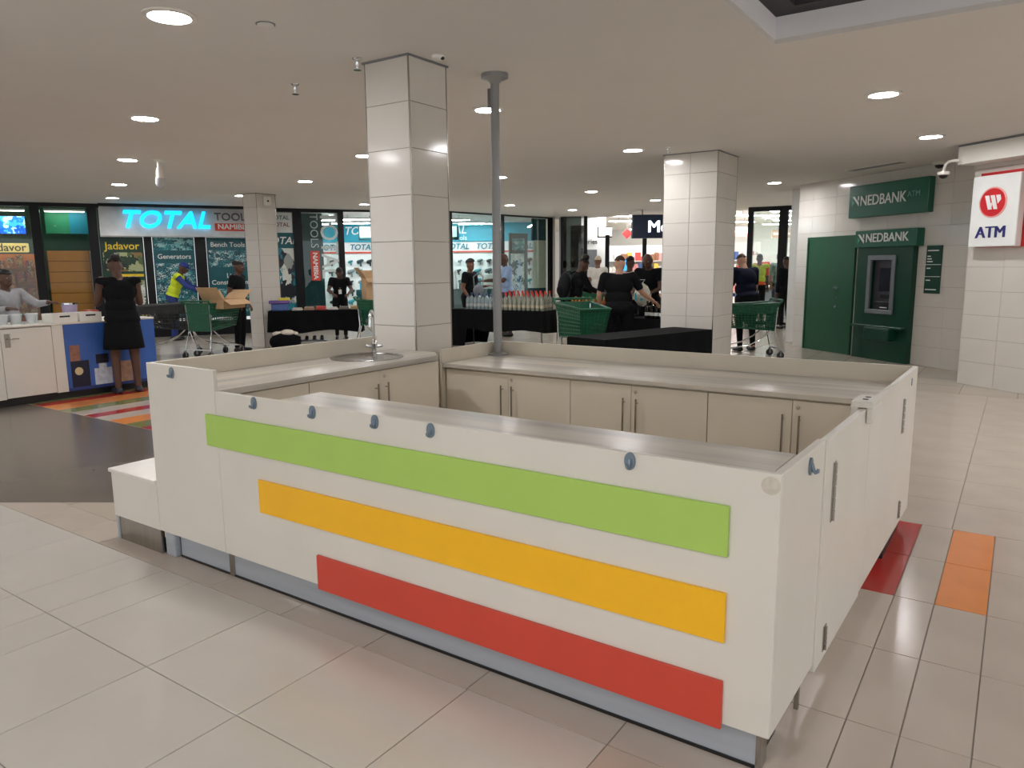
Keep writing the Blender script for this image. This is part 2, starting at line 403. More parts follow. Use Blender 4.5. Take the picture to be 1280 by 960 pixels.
# green service door
t = wallthing('service_door', 'plain dark green steel service door set flush in the tiled wall', 'door', AB, .955)
B(-.59, .59, -.035, .0, 0, 2.04).build('leaf', M_doorg, t, bevel=.006)
fr = MB(); fr.box(-.61, -.575, -.045, 0, 0, 2.06).box(.575, .61, -.045, 0, 0, 2.06).box(-.61, .61, -.045, 0, 2.02, 2.06); fr.build('frame', M_doorg, t)
for z_, r_ in ((1.151, .035), (.982, .026), (.825, .028)):
    MB().cyl((.205, -.035, z_), (.205, -.062, z_), r_, r_ * .8, 14).build('lock', M_chrome, t, smooth=True)
MB().cyl((.12, -.035, 1.46), (.12, -.042, 1.46), .012, None, 10).build('peephole', M_chrome, t)
B(.17, .24, -.07, -.05, 1.14, 1.16).build('lever', M_chrome, t, bevel=.004)
for z_ in (.2, 1.85): MB().cyl((-.58, -.05, z_), (-.58, -.05, z_ + .1), .012, None, 8).build('hinge', M_doorg, t)
# upper bank sign
def nlogo(t, x, z, s, y):
    """slanted N mark in two tones"""
    m = MB()
    T = Matrix(((1, 0, 0, x), (0, 0, 1, y), (0, 1, 0, z), (0, 0, 0, 1)))
    m.prism([(-.5 * s, .55 * s), (-.18 * s, .55 * s), (.5 * s, -.15 * s), (.5 * s, -.55 * s)], 0, .006, T); m.build('emblem', M_letter, t)
    m = MB(); m.prism([(-.5 * s, .2 * s), (-.5 * s, -.55 * s), (-.15 * s, -.2 * s), (-.15 * s, -.08 * s)], 0, .005, T); m.build('emblem', mat('emblem_mint', (90, 160, 136), .5), t)
    m = MB(); m.prism([(.32 * s, .55 * s), (.5 * s, .55 * s), (.5 * s, .05 * s), (.32 * s, .2 * s)], 0, .005, T); m.build('emblem', M_letter, t)
t = wallthing('bank_sign', 'large green box sign with white lettering high above the cash machine', 'sign', AB, 2.26, 0, 2.34)
B(-.82, .82, -.12, 0, 0, .525).build('box', M_nedg, t, bevel=.008)
nlogo(t, -.66, .27, .15, -.128)
text('lettering', 'NEDBANK', M_letter, t, (-.56, -.125, .26), .235, bold=.012, align='LEFT', sx=.88)
text('lettering', 'ATM', mat('faded_letter', (120, 170, 160), .5), t, (.43, -.125, .29), .12, align='LEFT')
# cash machine in its green surround
t = wallthing('cash_machine', 'green cash machine surround with grey framed screen and shelf', 'cash machine', AB, 2.28)
sur = MB(); sur.box(-.58, -.30, -.10, 0, 0, 1.85).box(.24, .58, -.10, 0, 0, 1.85).box(-.30, .24, -.10, 0, 0, .77).box(-.30, .24, -.10, 0, 1.70, 1.85).box(-.3, .24, -.02, 0, .77, 1.7)
sur.build('surround', M_atmg, t)
hd = B(-.60, .68, -.16, 0, 1.84, 2.115).build('header', M_nedg, t, bevel=.008)
o = text('lettering', 'NEDBANK', M_letter, hd, (-.36, -.165, 1.985), .2, bold=.02, align='LEFT', sx=.95)
nlogo(t, -.46, 1.98, .14, -.168)
fs = MB(); fs.box(-.32, .26, -.13, -.08, .76, .83).box(-.32, .26, -.13, -.08, 1.63, 1.71).box(-.32, -.25, -.13, -.08, .83, 1.63).box(.19, .26, -.13, -.08, .83, 1.63)
fs.build('bezel', mat('atm_grey', (126, 130, 136), .4, metal=.3), t, bevel=.006)
M_atmscr = mat('atm_screen', (38, 40, 50), .15, var=.2)
B(-.25, .19, -.03, -.02, .83, 1.63).build('recess_back', mat('atm_recess', (70, 68, 76), .4), t)
B(-.12, .17, -.05, -.03, 1.13, 1.5).build('screen', M_atmscr, t, bevel=.004)
B(-.08, .10, -.055, -.03, 1.02, 1.08).build('card_slot', M_blackp, t, bevel=.004)
kp = MB().box(-.14, .16, -.10, -.03, .84, .96).build('keypad', M_blackp, t, bevel=.004)
B(-.02, .13, -.105, -.10, .86, .875).build('cash_slot', M_letter, kp)
B(-.54, .54, -.20, 0, .53, .57).build('shelf', M_atmg, t, bevel=.008)
B(-.18, .36, -.26, 0, .34, .55).build('deposit_box', M_atmg, t, bevel=.02, bseg=2)
# notice with fees
t = wallthing('notice_board', 'narrow dark green notice panel beside the cash machine', 'sign', AB, 3.17, 0, 1.12)
B(-.14, .14, -.018, 0, 0, .72).build('panel', M_atmg, t)
for i, (z_, w_) in enumerate(((.645, .2), (.56, .06), (.52, .08), (.48, .1), (.38, .07), (.2, .08), (.06, .2))):
    B(-.115, -.115 + w_, -.021, -.017, z_ - .008, z_ + .008).build('text_line', M_letter, t)
for z_ in (.435, .255): B(-.14, .14, -.021, -.017, z_ - .004, z_ + .004).build('rule', M_letter, t)
# red-framed sign
t = wallthing('atm_sign', 'white box sign with red border and round red emblem', 'sign', WB, .47, 0, 1.775)
B(-.33, .41, -.05, 0, -.005, .91).build('red_back', mat('sign_red', (196, 40, 42), .4), t)
B(-.35, .29, -.15, -.05, 0, .865).build('face_box', M_letter, t, bevel=.008)
T = Matrix(((1, 0, 0, -.045), (0, 0, 1, -.164), (0, 1, 0, .535), (0, 0, 0, 1)))
def disc(r, n=28): return [(r * math.cos(2 * PI * k / n), r * math.sin(2 * PI * k / n)) for k in range(n)]
m = MB(); m.prism(disc(.185), .004, .014, T); m.build('emblem_rim', mat('emblem_pink', (232, 170, 165), .4), t)
m = MB(); m.prism(disc(.168), 0, .012, T); m.build('emblem_disc', mat('emblem_red', (206, 36, 44), .4), t)
for px_ in ([(-.105, .085), (-.05, .085), (.0, -.085), (-.05, -.085)], [(-.03, .085), (.025, .085), (.075, -.085), (.025, -.085)], [(.045, .085), (.1, .085), (.115, .03), (.075, -.02)],
            [(-.05, -.085), (-.015, -.085), (.0, -.03), (-.01, .0)]):
    m = MB(); m.prism(px_, -.006, .0, T); m.build('emblem_stroke', M_letter, t)
text('lettering', 'ATM', mat('letter_navy', (34, 38, 110), .5), t, (-.045, -.154, .17), .2, bold=.012)
# bulkhead above, dome camera on its bracket
t = wallthing('bulkhead_box', 'long white box projecting under the ceiling above the red-bordered sign', 'bulkhead', WB, 0, 0, 2.80)
B(0, 3.0, -.30, 0, 0, .235).build('box', M_white, t, bevel=.004)
B(0, 3.0, -.305, 0, .215, .24).build('top_edge', M_greyp, t)
t = wallthing('bracket_camera', 'white dome camera on a curved bracket by the red-bordered sign', 'camera', WB, -.15, -.35, 2.70)
MB().tube([(.22, .06, .15), (.13, 0, .155), (.06, 0, .15), (.02, 0, .12), (0, 0, .06), (0, 0, .02)], .018, 10).build('arm', M_white, t, smooth=True)
MB().lathe([(.02, .04), (.07, .035), (.075, 0), (.06, -.01)], 16).build('housing', M_white, t, smooth=True)
MB().lathe([(.055, -.01), (.045, -.035), (.02, -.05), (.0005, -.053)], 14).build('dome', M_blackp, t, smooth=True)
MB().cyl((.2, .06, .15), (.23, .06, .15), .05, None, 14).build('wall_plate', M_white, t)
t = thing('dome_camera', 'small white dome camera on the ceiling over the bank wall', 'camera', (-.62, 10.7, CEIL))
MB().lathe([(.09, 0), (.09, -.03), (.07, -.04)], 16).build('base', M_white, t, smooth=True)
MB().lathe([(.065, -.04), (.05, -.075), (.02, -.09), (.0005, -.092)], 14).build('dome', M_blackp, t, smooth=True)
t = thing('ceiling_vent', 'slim slotted air vent in the ceiling near the bank wall', 'vent', (-1.45, 10.55, CEIL), RW)
B(-.55, .55, -.09, .09, -.012, 0).build('frame', M_ceil, t)
for k in range(3): B(-.52, .52, -.06 + .05 * k, -.04 + .05 * k, -.016, -.012).build('slot', M_greyp, t)
# ceiling fittings
def sprinkler(x, y, label):
    t = thing('sprinkler', label, 'sprinkler', (x, y, CEIL))
    MB().lathe([(.035, 0), (.03, -.008), (.012, -.01), (.012, -.05), (.008, -.055), (.008, -.075)], 12).build('stem', M_chrome, t, smooth=True)
    MB().lathe([(.0005, -.073), (.028, -.076), (.028, -.08), (.0005, -.08)], 12).build('deflector', M_chrome, t)
sprinkler(-4.387, 1.99, 'chrome sprinkler head hanging in open ceiling away from the columns')
sprinkler(-3.45, 1.76, 'chrome sprinkler head beside the top of the column at the kiosk sink')
sprinkler(-3.272, 6.88, 'dark sprinkler head just in front of the wide column top')
t = thing('smoke_detector', 'flat round ceiling disc above the kiosk counter', 'detector', (-3.347, .915, CEIL))
MB().lathe([(.05, 0), (.05, -.012), (.03, -.02), (.0005, -.021)], 18).build('cover', M_ceil, t, smooth=True)
MB().lathe([(.058, 0), (.058, -.004), (.05, -.004)], 18).build('base_ring', M_greyp, t)
t = thing('ceiling_sensor', 'small white sensor with dark lens by the kiosk column top', 'sensor', (-2.955, 2.05, CEIL))
MB().lathe([(.05, 0), (.045, -.02), (.02, -.03), (.0005, -.03)], 16).build('body', M_white, t, smooth=True)
MB().ell((.04, 0, -.022), (.015, .015, .012), seg=10, rings=6).build('lens', M_blackp, t, smooth=True)
t = thing('pendant_camera', 'white bulb-shaped camera hanging from the ceiling on a short stem', 'camera', (-9.21, 3.67, CEIL))
MB().lathe([(.08, 0), (.08, -.02), (.025, -.03), (.025, -.10), (.04, -.12), (.05, -.24)], 16).build('stem', M_white, t, smooth=True)
MB().lathe([(.062, -.24), (.066, -.29), (.052, -.34), (.025, -.37), (.0005, -.375)], 16).build('globe', mat('smoked_dome', (190, 192, 195), .1), t, smooth=True)
t = thing('column_sensor', 'white boxed alarm sensor at the top of the slim column', 'sensor', (-11.99, 7.52, 2.9))
B(0, .05, -.09, .09, -.09, .09).build('body', M_white, t, bevel=.01)
MB().cyl((.05, 0, .0), (.06, 0, .0), .02, None, 10).build('lens', M_blackp, t)
# steel pole between counter and ceiling
t = thing('steel_pole', 'tall grey metal pole rising from the back counter corner to the ceiling', 'pole', (-2.93, 2.69, .885))
MB().cyl((0, 0, .012), (0, 0, CEIL - .885 - .04), .034, None, 20).build('tube', M_pole, t, smooth=True)
MB().lathe([(.08, 0), (.08, .012), (.05, .02), (.036, .03)], 20).build('base_flange', M_pole, t, smooth=True)
MB().lathe([(.036, CEIL - .885 - .07), (.05, CEIL - .885 - .05), (.105, CEIL - .885 - .03), (.105, CEIL - .885)], 24).build('ceiling_flange', M_pole, t, smooth=True)
B(-.062, -.03, -.012, .012, CEIL - .885 - .24, CEIL - .885 - .1).build('clamp', M_greyp, t)
# ------------------------------------------------------------------ the kiosk
XL0, XT, XS = -2.747, -3.352, -3.837
t = thing('kiosk_front_wall', 'long cream kiosk front panel with green, orange and red stripes', 'kiosk panel', (0, 0, 0))
B(XL0 + .001, 0, 0, .022, .148, .993).build('front_panel', M_kiosk, t, bevel=.002)
B(XT, XL0 - .001, 0, .022, .148, 1.0985).build('tall_end_panel', M_kiosk, t, bevel=.002)
B(-2.8224, -.147, -.014, 0, .7107, .8734).build('green_stripe', M_green, t, bevel=.002)
B(-2.427, -.147, -.014, 0, .429, .593).build('orange_stripe', M_orange, t, bevel=.002)
B(-2.034, -.147, -.014, 0, .1345, .2986).build('red_stripe', M_red, t, bevel=.002)
def hook(parent, x, z, y=0.0, rz=0.0):
    h = bpy.data.objects.new('coat_hook', None); COL.objects.link(h); h.parent = parent; h.location = (x, y, z); h.rotation_euler = (0, 0, rz); h.empty_display_size = .05
    T = Matrix(((1, 0, 0, 0), (0, 0, -1, 0), (0, 1, 0, 0), (0, 0, 0, 1)))
    m = MB(); m.prism([(.019 * math.cos(2 * PI * k / 20), .030 * math.sin(2 * PI * k / 20)) for k in range(20)], 0, .007, T); m.build('plate', M_hook, h, smooth=True)
    MB().tube([(0, -.006, .008), (0, -.012, -.012), (0, -.020, -.019), (0, -.026, -.014), (0, -.027, -.006)], [.007, .007, .007, .006, .005], 8).build('prong', M_hook, h, smooth=True)
    return h
for x_ in (-2.433, -2.021, -1.637, -1.334, -.481): hook(t, x_, .965)
hook(t, -3.107, 1.06)
k_ = B(-3.24, -.045, .050, .062, .004, .16).build('kick_plate', M_alu, t)
B(-3.24, -.045, .046, .05, .0, .012).build('kick_seal', M_blackp, k_)
B(-2.79, -2.75, .044, .05, .004, .15).build('kick_joint', M_steel, k_)
B(-.05, -.032, .045, .11, 0, .15).build('corner_foot', M_steel, t)
B(-3.34, -3.25, .015, .06, .0, .165).build('corner_foot', M_alu, t, bevel=.012, bseg=3)
m_ = MB().cyl((-.03, -.0015, .955), (-.03, .001, .955), .028, None, 20).build('patch', mat('chipped_laminate', (205, 198, 184), .7, var=.08, scale=40), t)
# step at the left end
t = thing('kiosk_step', 'low cream box step at the left end of the kiosk front', 'step', (XS, 0, 0))
w_ = XT - XS
B(0, w_ - .001, 0, .9, .148, .415).build('box', M_kiosk, t)
B(-.012, w_ - .001, -.012, .9, .415, .437).build('top', mat('step_top', (226, 222, 214), .35), t, bevel=.003)
B(.025, w_ - .02, .012, .03, .0, .15).build('steel_plinth', M_steel, t)
B(.0, .025, .008, .06, 0, .16).build('corner_foot', M_alu, t)
B(.03, w_ - .03, .03, .88, 0, .148).build('plinth_core', M_blackp, t)
# left side wall
t = thing('kiosk_side_wall', 'cream kiosk side wall with upstand behind the sink counter', 'kiosk panel', (XT, 0, 0))
B(0, .02, .022, 1.73, .1, 1.0985).build('panel', M_upst, t, bevel=.002)
B(.0, .02, .03, 1.7, 0, .1).build('plinth', M_alu, t)
# sink worktop with a round cut-out
SX, SY, SR = -3.10, 1.40, .222
bm = bmesh.new()
oc = [(-3.33, .024), (-2.80, .024), (-2.757, .024), (-2.757, 1.72), (-2.80, 1.79), (-2.9, 1.87), (-3.33, 1.87)]
ov = [bm.verts.new((x, y, .992)) for x, y in oc]; iv = [bm.verts.new((SX + SR * math.cos(2 * PI * k / 28), SY + SR * math.sin(2 * PI * k / 28), .992)) for k in range(28)]
ed = [bm.edges.new((ov[i], ov[(i + 1) % len(ov)])) for i in range(len(ov))] + [bm.edges.new((iv[i], iv[(i + 1) % 28])) for i in range(28)]
bmesh.ops.triangle_fill(bm, use_beauty=True, use_dissolve=False, edges=ed)
ex = bmesh.ops.extrude_face_region(bm, geom=list(bm.faces))
bmesh.ops.translate(bm, vec=(0, 0, -.032), verts=[v for v in ex['geom'] if isinstance(v, bmesh.types.BMVert)])
bmesh.ops.recalc_face_normals(bm, faces=bm.faces)
me = bpy.data.meshes.new('sink_worktop'); bm.to_mesh(me); bm.free(); me.materials.append(M_worktopY)
tag(obj('sink_worktop', me), 'pale marbled worktop with a round steel sink let into it', 'worktop')
t = thing('sink', 'round stainless steel bowl sink let into the pale worktop', 'sink', (SX, SY, .992))
MB().lathe([(.245, 0), (.245, .004), (.222, .006), (.212, -.002), (.205, -.05), (.185, -.11), (.14, -.135), (.04, -.14)], 36).build('bowl', M_sink, t, smooth=True)
MB().lathe([(.0005, -.137), (.036, -.137), (.04, -.134), (.04, -.139)], 18).build('drain', M_chrome, t, smooth=True)
t = thing('tap', 'chrome gooseneck tap standing behind the round sink', 'tap', (-3.255, 1.625, .992))
MB().lathe([(.028, 0), (.028, .008), (.019, .012), (.019, .055), (.022, .06), (.022, .075), (.015, .085), (.011, .10)], 18).build('body', M_chrome, t, smooth=True)
MB().tube([(0, 0, .09), (0, 0, .25)] + [(.0 + .04 - .04 * math.cos(a), -(.055 - .055 * math.cos(a)), .25 + .05 * math.sin(a)) for a in [k * PI / 8 for k in range(1, 9)]] + [(.08, -.11, .215)], .0105, 12).build('spout', M_chrome, t, smooth=True)
MB().cyl((.08, -.11, .222), (.08, -.11, .195), .013, None, 12).build('aerator', M_chrome, t, smooth=True)
for s_ in (-1, 1):
    MB().tcap((s_ * .018, s_ * .012, .045), (s_ * .045, s_ * .03, .05), .010, .012, 10).build('knob', M_chrome, t, smooth=True)
# base cabinets --------------------------------------------------------------
def bar_handle(parent, x, y, z0, z1, n):
    """vertical bar handle, n = outward direction (nx, ny)"""
    h = bpy.data.objects.new('handle', None); COL.objects.link(h); h.parent = parent; h.location = (x, y, 0); h.empty_display_size = .05
    d = .028
    m = MB(); m.cyl((n[0] * d, n[1] * d, z0), (n[0] * d, n[1] * d, z1), .006, None, 10)
    for z_ in (z0 + .03, z1 - .03): m.cyl((0, 0, z_), (n[0] * d, n[1] * d, z_), .004, None, 8)
    bpy.data.objects.remove(h)
    return m, d
def cabinet(label, x0, x1, y0, y1, z0, z1, face, doors, handles=True):
    """face 'y' -> doors on the y0 side; face 'x' -> doors on the x1 side"""
    t = thing('base_cabinet', label, 'cabinet', ((x0 + x1) / 2, (y0 + y1) / 2, 0)); ox, oy = t.location.x, t.location.y
    e = .018
    if face == 'y': B(x0 - ox, x1 - ox, y0 + e + .002 - oy, y1 - oy, z0, z1).build('body', M_kioskin, t)
    else: B(x0 - ox, x1 - e - .002 - ox, y0 - oy, y1 - oy, z0, z1).build('body', M_kioskin, t)
    B((x0 if face == 'y' else x0 + .0) - ox, (x1 if face == 'y' else x1 - .06) - ox, (y0 + .06 if face == 'y' else y0) - oy, y1 - oy, 0, z0).build('plinth', M_blackp, t)
    n = len(doors)
    for i, (a, b) in enumerate(doors):
        if face == 'y': d = B(a + .0015 - ox, b - .0015 - ox, y0 - oy, y0 + e - oy, z0 + .005, z1 - .012)
        else: d = B(x1 - e - ox, x1 - ox, a + .0015 - oy, b - .0015 - oy, z0 + .005, z1 - .012)
        do = d.build('door', M_kioskin, t, bevel=.0015)
        if not handles: continue
        hp = (b - .045) if i == 0 else (a + .045)
        zt, zb = z1 - .09, z1 - .39
        if face == 'y': m, _ = bar_handle(do, hp - ox, y0 - oy, zb, zt, (0, -1)); m2 = MB().add([(v[0] + hp - ox, v[1] + y0 - oy, v[2]) for v in m.v], m.f)
        else: m, _ = bar_handle(do, x1 - ox, hp - oy, zb, zt, (1, 0)); m2 = MB().add([(v[0] + x1 - ox, v[1] + hp - oy, v[2]) for v in m.v], m.f)
        m2.build('handle', M_steel, do, smooth=True)
        if i == n - 1:
            lk = a + .032
            if face == 'y': q = MB().cyl((lk - ox, y0 - oy, z1 - .05), (lk - ox, y0 - .008 - oy, z1 - .05), .011, None, 14)
            else: q = MB().cyl((x1 - ox, lk - oy, z1 - .05), (x1 + .008 - ox, lk - oy, z1 - .05), .011, None, 14)
            q.build('lock', M_chrome, do, smooth=True)
    return t
cabinet('cream two-door base cabinet under the round sink', XT + .024, -2.80, .642, 1.80, .1, .958, 'x', [(.642, 1.213), (1.213, 1.79)])
cabinet('plain single-panel base cabinet under the sink worktop near the striped front', XT + .024, -2.80, .07, .64, .1, .958, 'x', [(.07, .64)], False)
BZ = .885
cabinet('cream two-door cabinet under the back counter beside the grey pole', -2.975, -1.905, 2.08, 2.74, .1, BZ - .032, 'y', [(-2.975, -2.41), (-2.41, -1.905)])
cabinet('cream two-door cabinet under the middle of the back counter', -1.903, -.962, 2.08, 2.74, .1, BZ - .032, 'y', [(-1.903, -1.46), (-1.46, -.962)])
cabinet('cream two-door cabinet under the back counter next to the hinged gate', -.96, .02, 2.08, 2.74, .1, BZ - .032, 'y', [(-.96, -.475), (-.475, .02)])
tag(B(-2.978, .018, 2.045, 2.755, BZ - .03, BZ).build('back_worktop', M_worktop, bevel=.004), 'pale marbled worktop running along the back of the kiosk', 'worktop')
t = thing('kiosk_back_wall', 'cream kiosk back wall with upstand behind the long back worktop', 'kiosk panel', (-1.5, 2.76, 0))
B(-1.50, 1.555, 0, .022, .1, .99).build('panel', M_upst, t, bevel=.002)
B(-1.50, -1.48, -.72, 0, .1, .99).build('return_panel', M_upst, t, bevel=.002)
B(-1.45, 1.5, .02, .03, 0, .1).build('plinth', M_alu, t)
tag(B(-2.31, -.03, .024, .30, .955, .986).build('front_worktop', M_worktop, bevel=.004), 'narrow pale marbled shelf top right behind the striped front', 'worktop')
cabinet('low cream cabinet backing the striped kiosk front', -2.29, -.05, .07, .285, .1, .954, 'y', [(-2.29, -1.17), (-1.17, -.05)], False)
# hinged side panels
SR_ = -.021
t = thing('kiosk_end_panel', 'cream fixed end panel with one coat hook at the striped corner', 'kiosk panel', (0, 0, 0), SR_)
B(-.028, 0, .0225, .525, .148, .993).build('panel', M_kiosk, t, bevel=.002)
hk = hook(t, 0, .945, .32, PI / 2)
B(-.04, -.025, .45, .47, 0, .148).build('foot', M_steel, t)
def hinge(parent, y, z0, z1, x=.0):
    m = MB(); m.box(x, x + .003, y - .022, y + .022, z0, z1)
    h = m.build('hinge', M_steel, parent)
    k = 5
    for i in range(k):
        za, zb = z0 + (z1 - z0) * i / k + .002, z0 + (z1 - z0) * (i + 1) / k - .002
        MB().cyl((x + .005, y, za), (x + .005, y, zb), .006, None, 8).build('knuckle', M_steel, h, smooth=True)
t = thing('kiosk_gate', 'cream hinged gate leaf next to the coat hook end panel', 'gate', (0, 0, 0), SR_)
B(-.022, .006, .535, 1.315, .115, .990).build('leaf', M_kiosk, t, bevel=.002)
B(-.02, .004, .5262, .535, .12, .99).build('hinge_stile', M_kiosk, t)
hinge(t, .66, .66, .885, .006); hinge(t, .66, .15, .25, .006)
t = thing('kiosk_gate', 'cream hinged gate leaf at the far corner under the clip block', 'gate', (0, 0, 0), SR_)
B(-.022, .006, 1.32, 2.75, .13, .992).build('leaf', M_kiosk, t, bevel=.002)
hinge(t, 2.28, .68, .87, .006); hinge(t, 2.38, .17, .27, .006)
B(.006, .009, 2.52, 2.54, .91, .95).build('sticker', M_hook, t)
t = thing('clip_block', 'chipped cream U-shaped clip block joining the two gate leaves on top', 'clip', (0, 0, 0), SR_)
m = MB(); m.box(-.055, .034, 1.20, 1.40, .9935, 1.02).box(.0085, .034, 1.20, 1.40, .93, .9935).box(-.055, -.0245, 1.20, 1.40, .955, .9935); m.build('block', M_kiosk, t, bevel=.003)
for y_ in (1.27, 1.33): MB().cyl((-.01, y_, 1.02), (-.01, y_, 1.0225), .012, None, 10).build('screw', mat('old_screw', (90, 84, 78), .5, metal=.6), t)
# ------------------------------------------------------------------ tool shop and its neighbour: frontage facing the mall
S0 = (-17.67, 5.06); ES = (.50575, .86268); RS = math.atan2(ES[1], ES[0])
def spos(s, off=0.0): return (S0[0] + ES[0] * s - ES[1] * off, S0[1] + ES[1] * s + ES[0] * off)
def shopthing(name, label, cat, s, off=0.0, z=0.0, group=None):
    p = spos(s, off); return thing(name, label, cat, (p[0], p[1], z), RS, group)
fr = MB(); fr.box(-3.2, 7.32, -.06, .06, 2.955, CEIL)
for a, b in ((.52, .70), (1.60, 1.79), (2.69, 2.86), (3.77, 4.02), (4.95, 5.42), (6.06, 6.27), (7.18, 7.32), (-3.2, -3.0)): fr.box(a, b, -.06, .06, 0, 2.955)
fr.box(-3.0, 7.2, -.05, .05, 0, .34)
wl = struct(fr.build('wall_left', M_black)); p = spos(0); wl.location = (p[0], p[1], 0); wl.rotation_euler = (0, 0, RS)
def pane(name, s0, s1, z0, z1, off=.0, m=M_glass):
    o = struct(B(0, s1 - s0, -.005, .005, z0, z1).build(name, m)); p = spos(s0, off); o.location = (p[0], p[1], 0); o.rotation_euler = (0, 0, RS); return o
_o = struct(B(-9.5, -3.2, -.06, .06, 0, CEIL).build('wall_left_end', M_black)); _o.location = spos(0) + (0,); _o.rotation_euler = (0, 0, RS)
pane('window_1', -3.0, .52, .34, 2.955); pane('window_2', .70, 1.60, .34, 2.955, m=glassmat('drawer_glass', refl=.02)); pane('window_3', 6.27, 7.18, .34, 2.955)
# what stands behind window 1 and 2
bk = struct(B(-3.2, 1.75, 1.2, 1.3, 0, CEIL).build('wall_neighbour_shop', mat('shop_green_wall', (38, 104, 78), .6), None)); bk.location = (p0 := spos(0))[0:2] + (0,); bk.rotation_euler = (0, 0, RS)
t = shopthing('television', 'wall screen showing bright blue pictures in the left shop window', 'television', -.25, .5, 2.36)
B(-.65, .62, 0, .08, 0, .44).build('casing', M_blackp, t, bevel=.01)
B(-.62, .59, -.006, 0, .03, .41).build('screen', collage('tv_picture', [(20, 90, 200), (60, 170, 240), (180, 235, 255), (30, 120, 220)], 9, emit=1.6), t)
t = shopthing('product_shelf', 'lit orange display shelves full of packets in the left shop window', 'shelf', -.6, .45, .1)
B(-.95, 1.06, .2, .24, 0, 1.85).build('back_board', mat('orange_board', (236, 140, 48), .5), t)
M_pack = collage('packets', [(226, 120, 40), (240, 176, 60), (200, 70, 40), (250, 222, 170), (120, 60, 30)], 16, (1.5, 1, 1))
for k in range(6):
    sh = B(-.95, 1.06, -.05, .2, .3 * k + .02, .3 * k + .04).build('shelf_board', mat('shelf_wood', (200, 120, 56), .5), t)
    for q in range(11):
        B(-.92 + .18 * q, -.80 + .18 * q, 0, .12, .3 * k + .04, .3 * k + .2 + .06 * ((q * 7 + k) % 3)).build('packet', M_pack, sh)
M_gold = mat('yellow_letter', (236, 202, 40), .5)
M_gold2 = emis('yellow_lit', (240, 190, 50), .9)
t = shopthing('shop_sign', 'rounded lit cream sign with dark lettering above orange shelves', 'sign', -.42, .35, 1.98)
B(-.85, .80, 0, .06, 0, .2).build('board', emis('sign_cream', (244, 208, 120), .8), t, bevel=.025, bseg=3)
text('lettering', 'Jadavor', mat('letter_brown', (80, 56, 12), .5), t, (.40, -.006, .1), .235, bold=.02)
t = shopthing('drawer_unit', 'orange wooden unit of stacked drawer fronts behind shop glass', 'cabinet', 1.12, .42, .34)
B(-.42, .42, .02, .4, 0, 1.68).build('body', mat('wood_orange_dark', (150, 84, 28), .5), t)
for k in range(7):
    B(-.41, .41, 0, .02, .24 * k + .006, .24 * k + .234).build('drawer', mat('wood_orange', (226, 144, 62), .45, var=.06, stretch=(1, 1, 8)), t, bevel=.004)
t = shopthing('window_panel', 'two-colour green and blue sign panel at the top of the drawer window', 'sign', 1.15, .46, 2.4)
B(-.42, .05, 0, .02, 0, .52).build('green_half', mat('panel_green', (48, 150, 112), .5), t)
B(.05, .42, 0, .02, 0, .52).build('blue_half', mat('panel_blue', (24, 150, 184), .5), t)
# posters on the frontage
M_pic1 = collage('print_teal', [(12, 84, 96), (30, 130, 142), (120, 190, 196), (16, 60, 74), (150, 200, 200), (20, 108, 120)], 13, (1, 1, 1.8), rough=.3)
M_pic2 = collage('print_tools', [(14, 70, 84), (60, 160, 172), (210, 232, 232), (10, 48, 60), (24, 110, 124), (16, 88, 100)], 20, (1, 1, 1.6), rough=.3)
M_pic3 = collage('print_green', [(22, 54, 34), (80, 100, 60), (170, 176, 130), (18, 40, 28), (140, 110, 60)], 8, rough=.3)
M_pic4 = collage('print_car', [(210, 214, 206), (40, 44, 52), (24, 116, 134), (150, 156, 150), (20, 26, 34)], 6.5, (1, 1, .6), rough=.3)
M_pgreen = mat('poster_green', (8, 56, 40), .35, var=.05); M_pteal = mat('poster_teal', (4, 88, 98), .35, var=.06)
t = shopthing('window_poster', 'dark green poster with yellow lettering below the lit fascia end', 'poster', 2.24, -.01, .42)
B(-.44, .44, 0, .02, 0, 1.9).build('sheet', M_pgreen, t)
text('lettering', 'Jadavor', M_gold, t, (0, -.004, 1.69), .235, bold=.02)
B(-.40, .40, -.004, 0, 1.12, 1.55).build('picture', M_pic3, t)
B(.02, .40, -.004, 0, .30, .92).build('picture', collage('print_pale', [(200, 206, 196), (150, 150, 100), (230, 232, 224), (90, 100, 70)], 9), t)
B(-.1, .40, -.004, 0, 1.0, 1.06).build('text_band', M_gold, t)
B(.1, .40, -.004, 0, .06, .14).build('text_band', M_gold, t)
t = shopthing('window_poster', 'teal poster headed Generators beside the dark green poster', 'poster', 3.315, -.01, .42)
B(-.445, .445, 0, .02, 0, 1.9).build('sheet', M_pteal, t)
B(-.43, .43, -.004, 0, 1.6, 1.89).build('picture', M_pic1, t)
text('lettering', 'Generators', M_letter, t, (0, -.004, 1.45), .155, bold=.015)
B(-.42, .42, -.004, 0, .1, 1.3).build('picture', M_pic2, t)
t = shopthing('window_poster', 'teal poster listing Bench Tools and Light Construction behind the slim column', 'poster', 4.49, -.01, .42)
B(-.46, .46, 0, .02, 0, 1.9).build('sheet', M_pteal, t)
text('lettering', 'Bench Tools', M_letter, t, (.02, -.004, 1.73), .155, bold=.015)
B(-.42, .44, -.004, 0, 1.2, 1.6).build('picture', M_pic2, t)
text('lettering', 'Light', M_letter, t, (.1, -.004, .99), .155, bold=.015)
text('lettering', 'Construction', M_letter, t, (.02, -.004, .83), .155, bold=.015)
B(-.42, .44, -.004, 0, .1, .68).build('picture', M_pic1, t)
t = shopthing('window_poster', 'tall poster with white top and motor tool picture right of the slim column', 'poster', 5.74, -.01, .42)
B(-.32, .32, 0, .02, 0, 2.53).build('sheet', M_pteal, t)
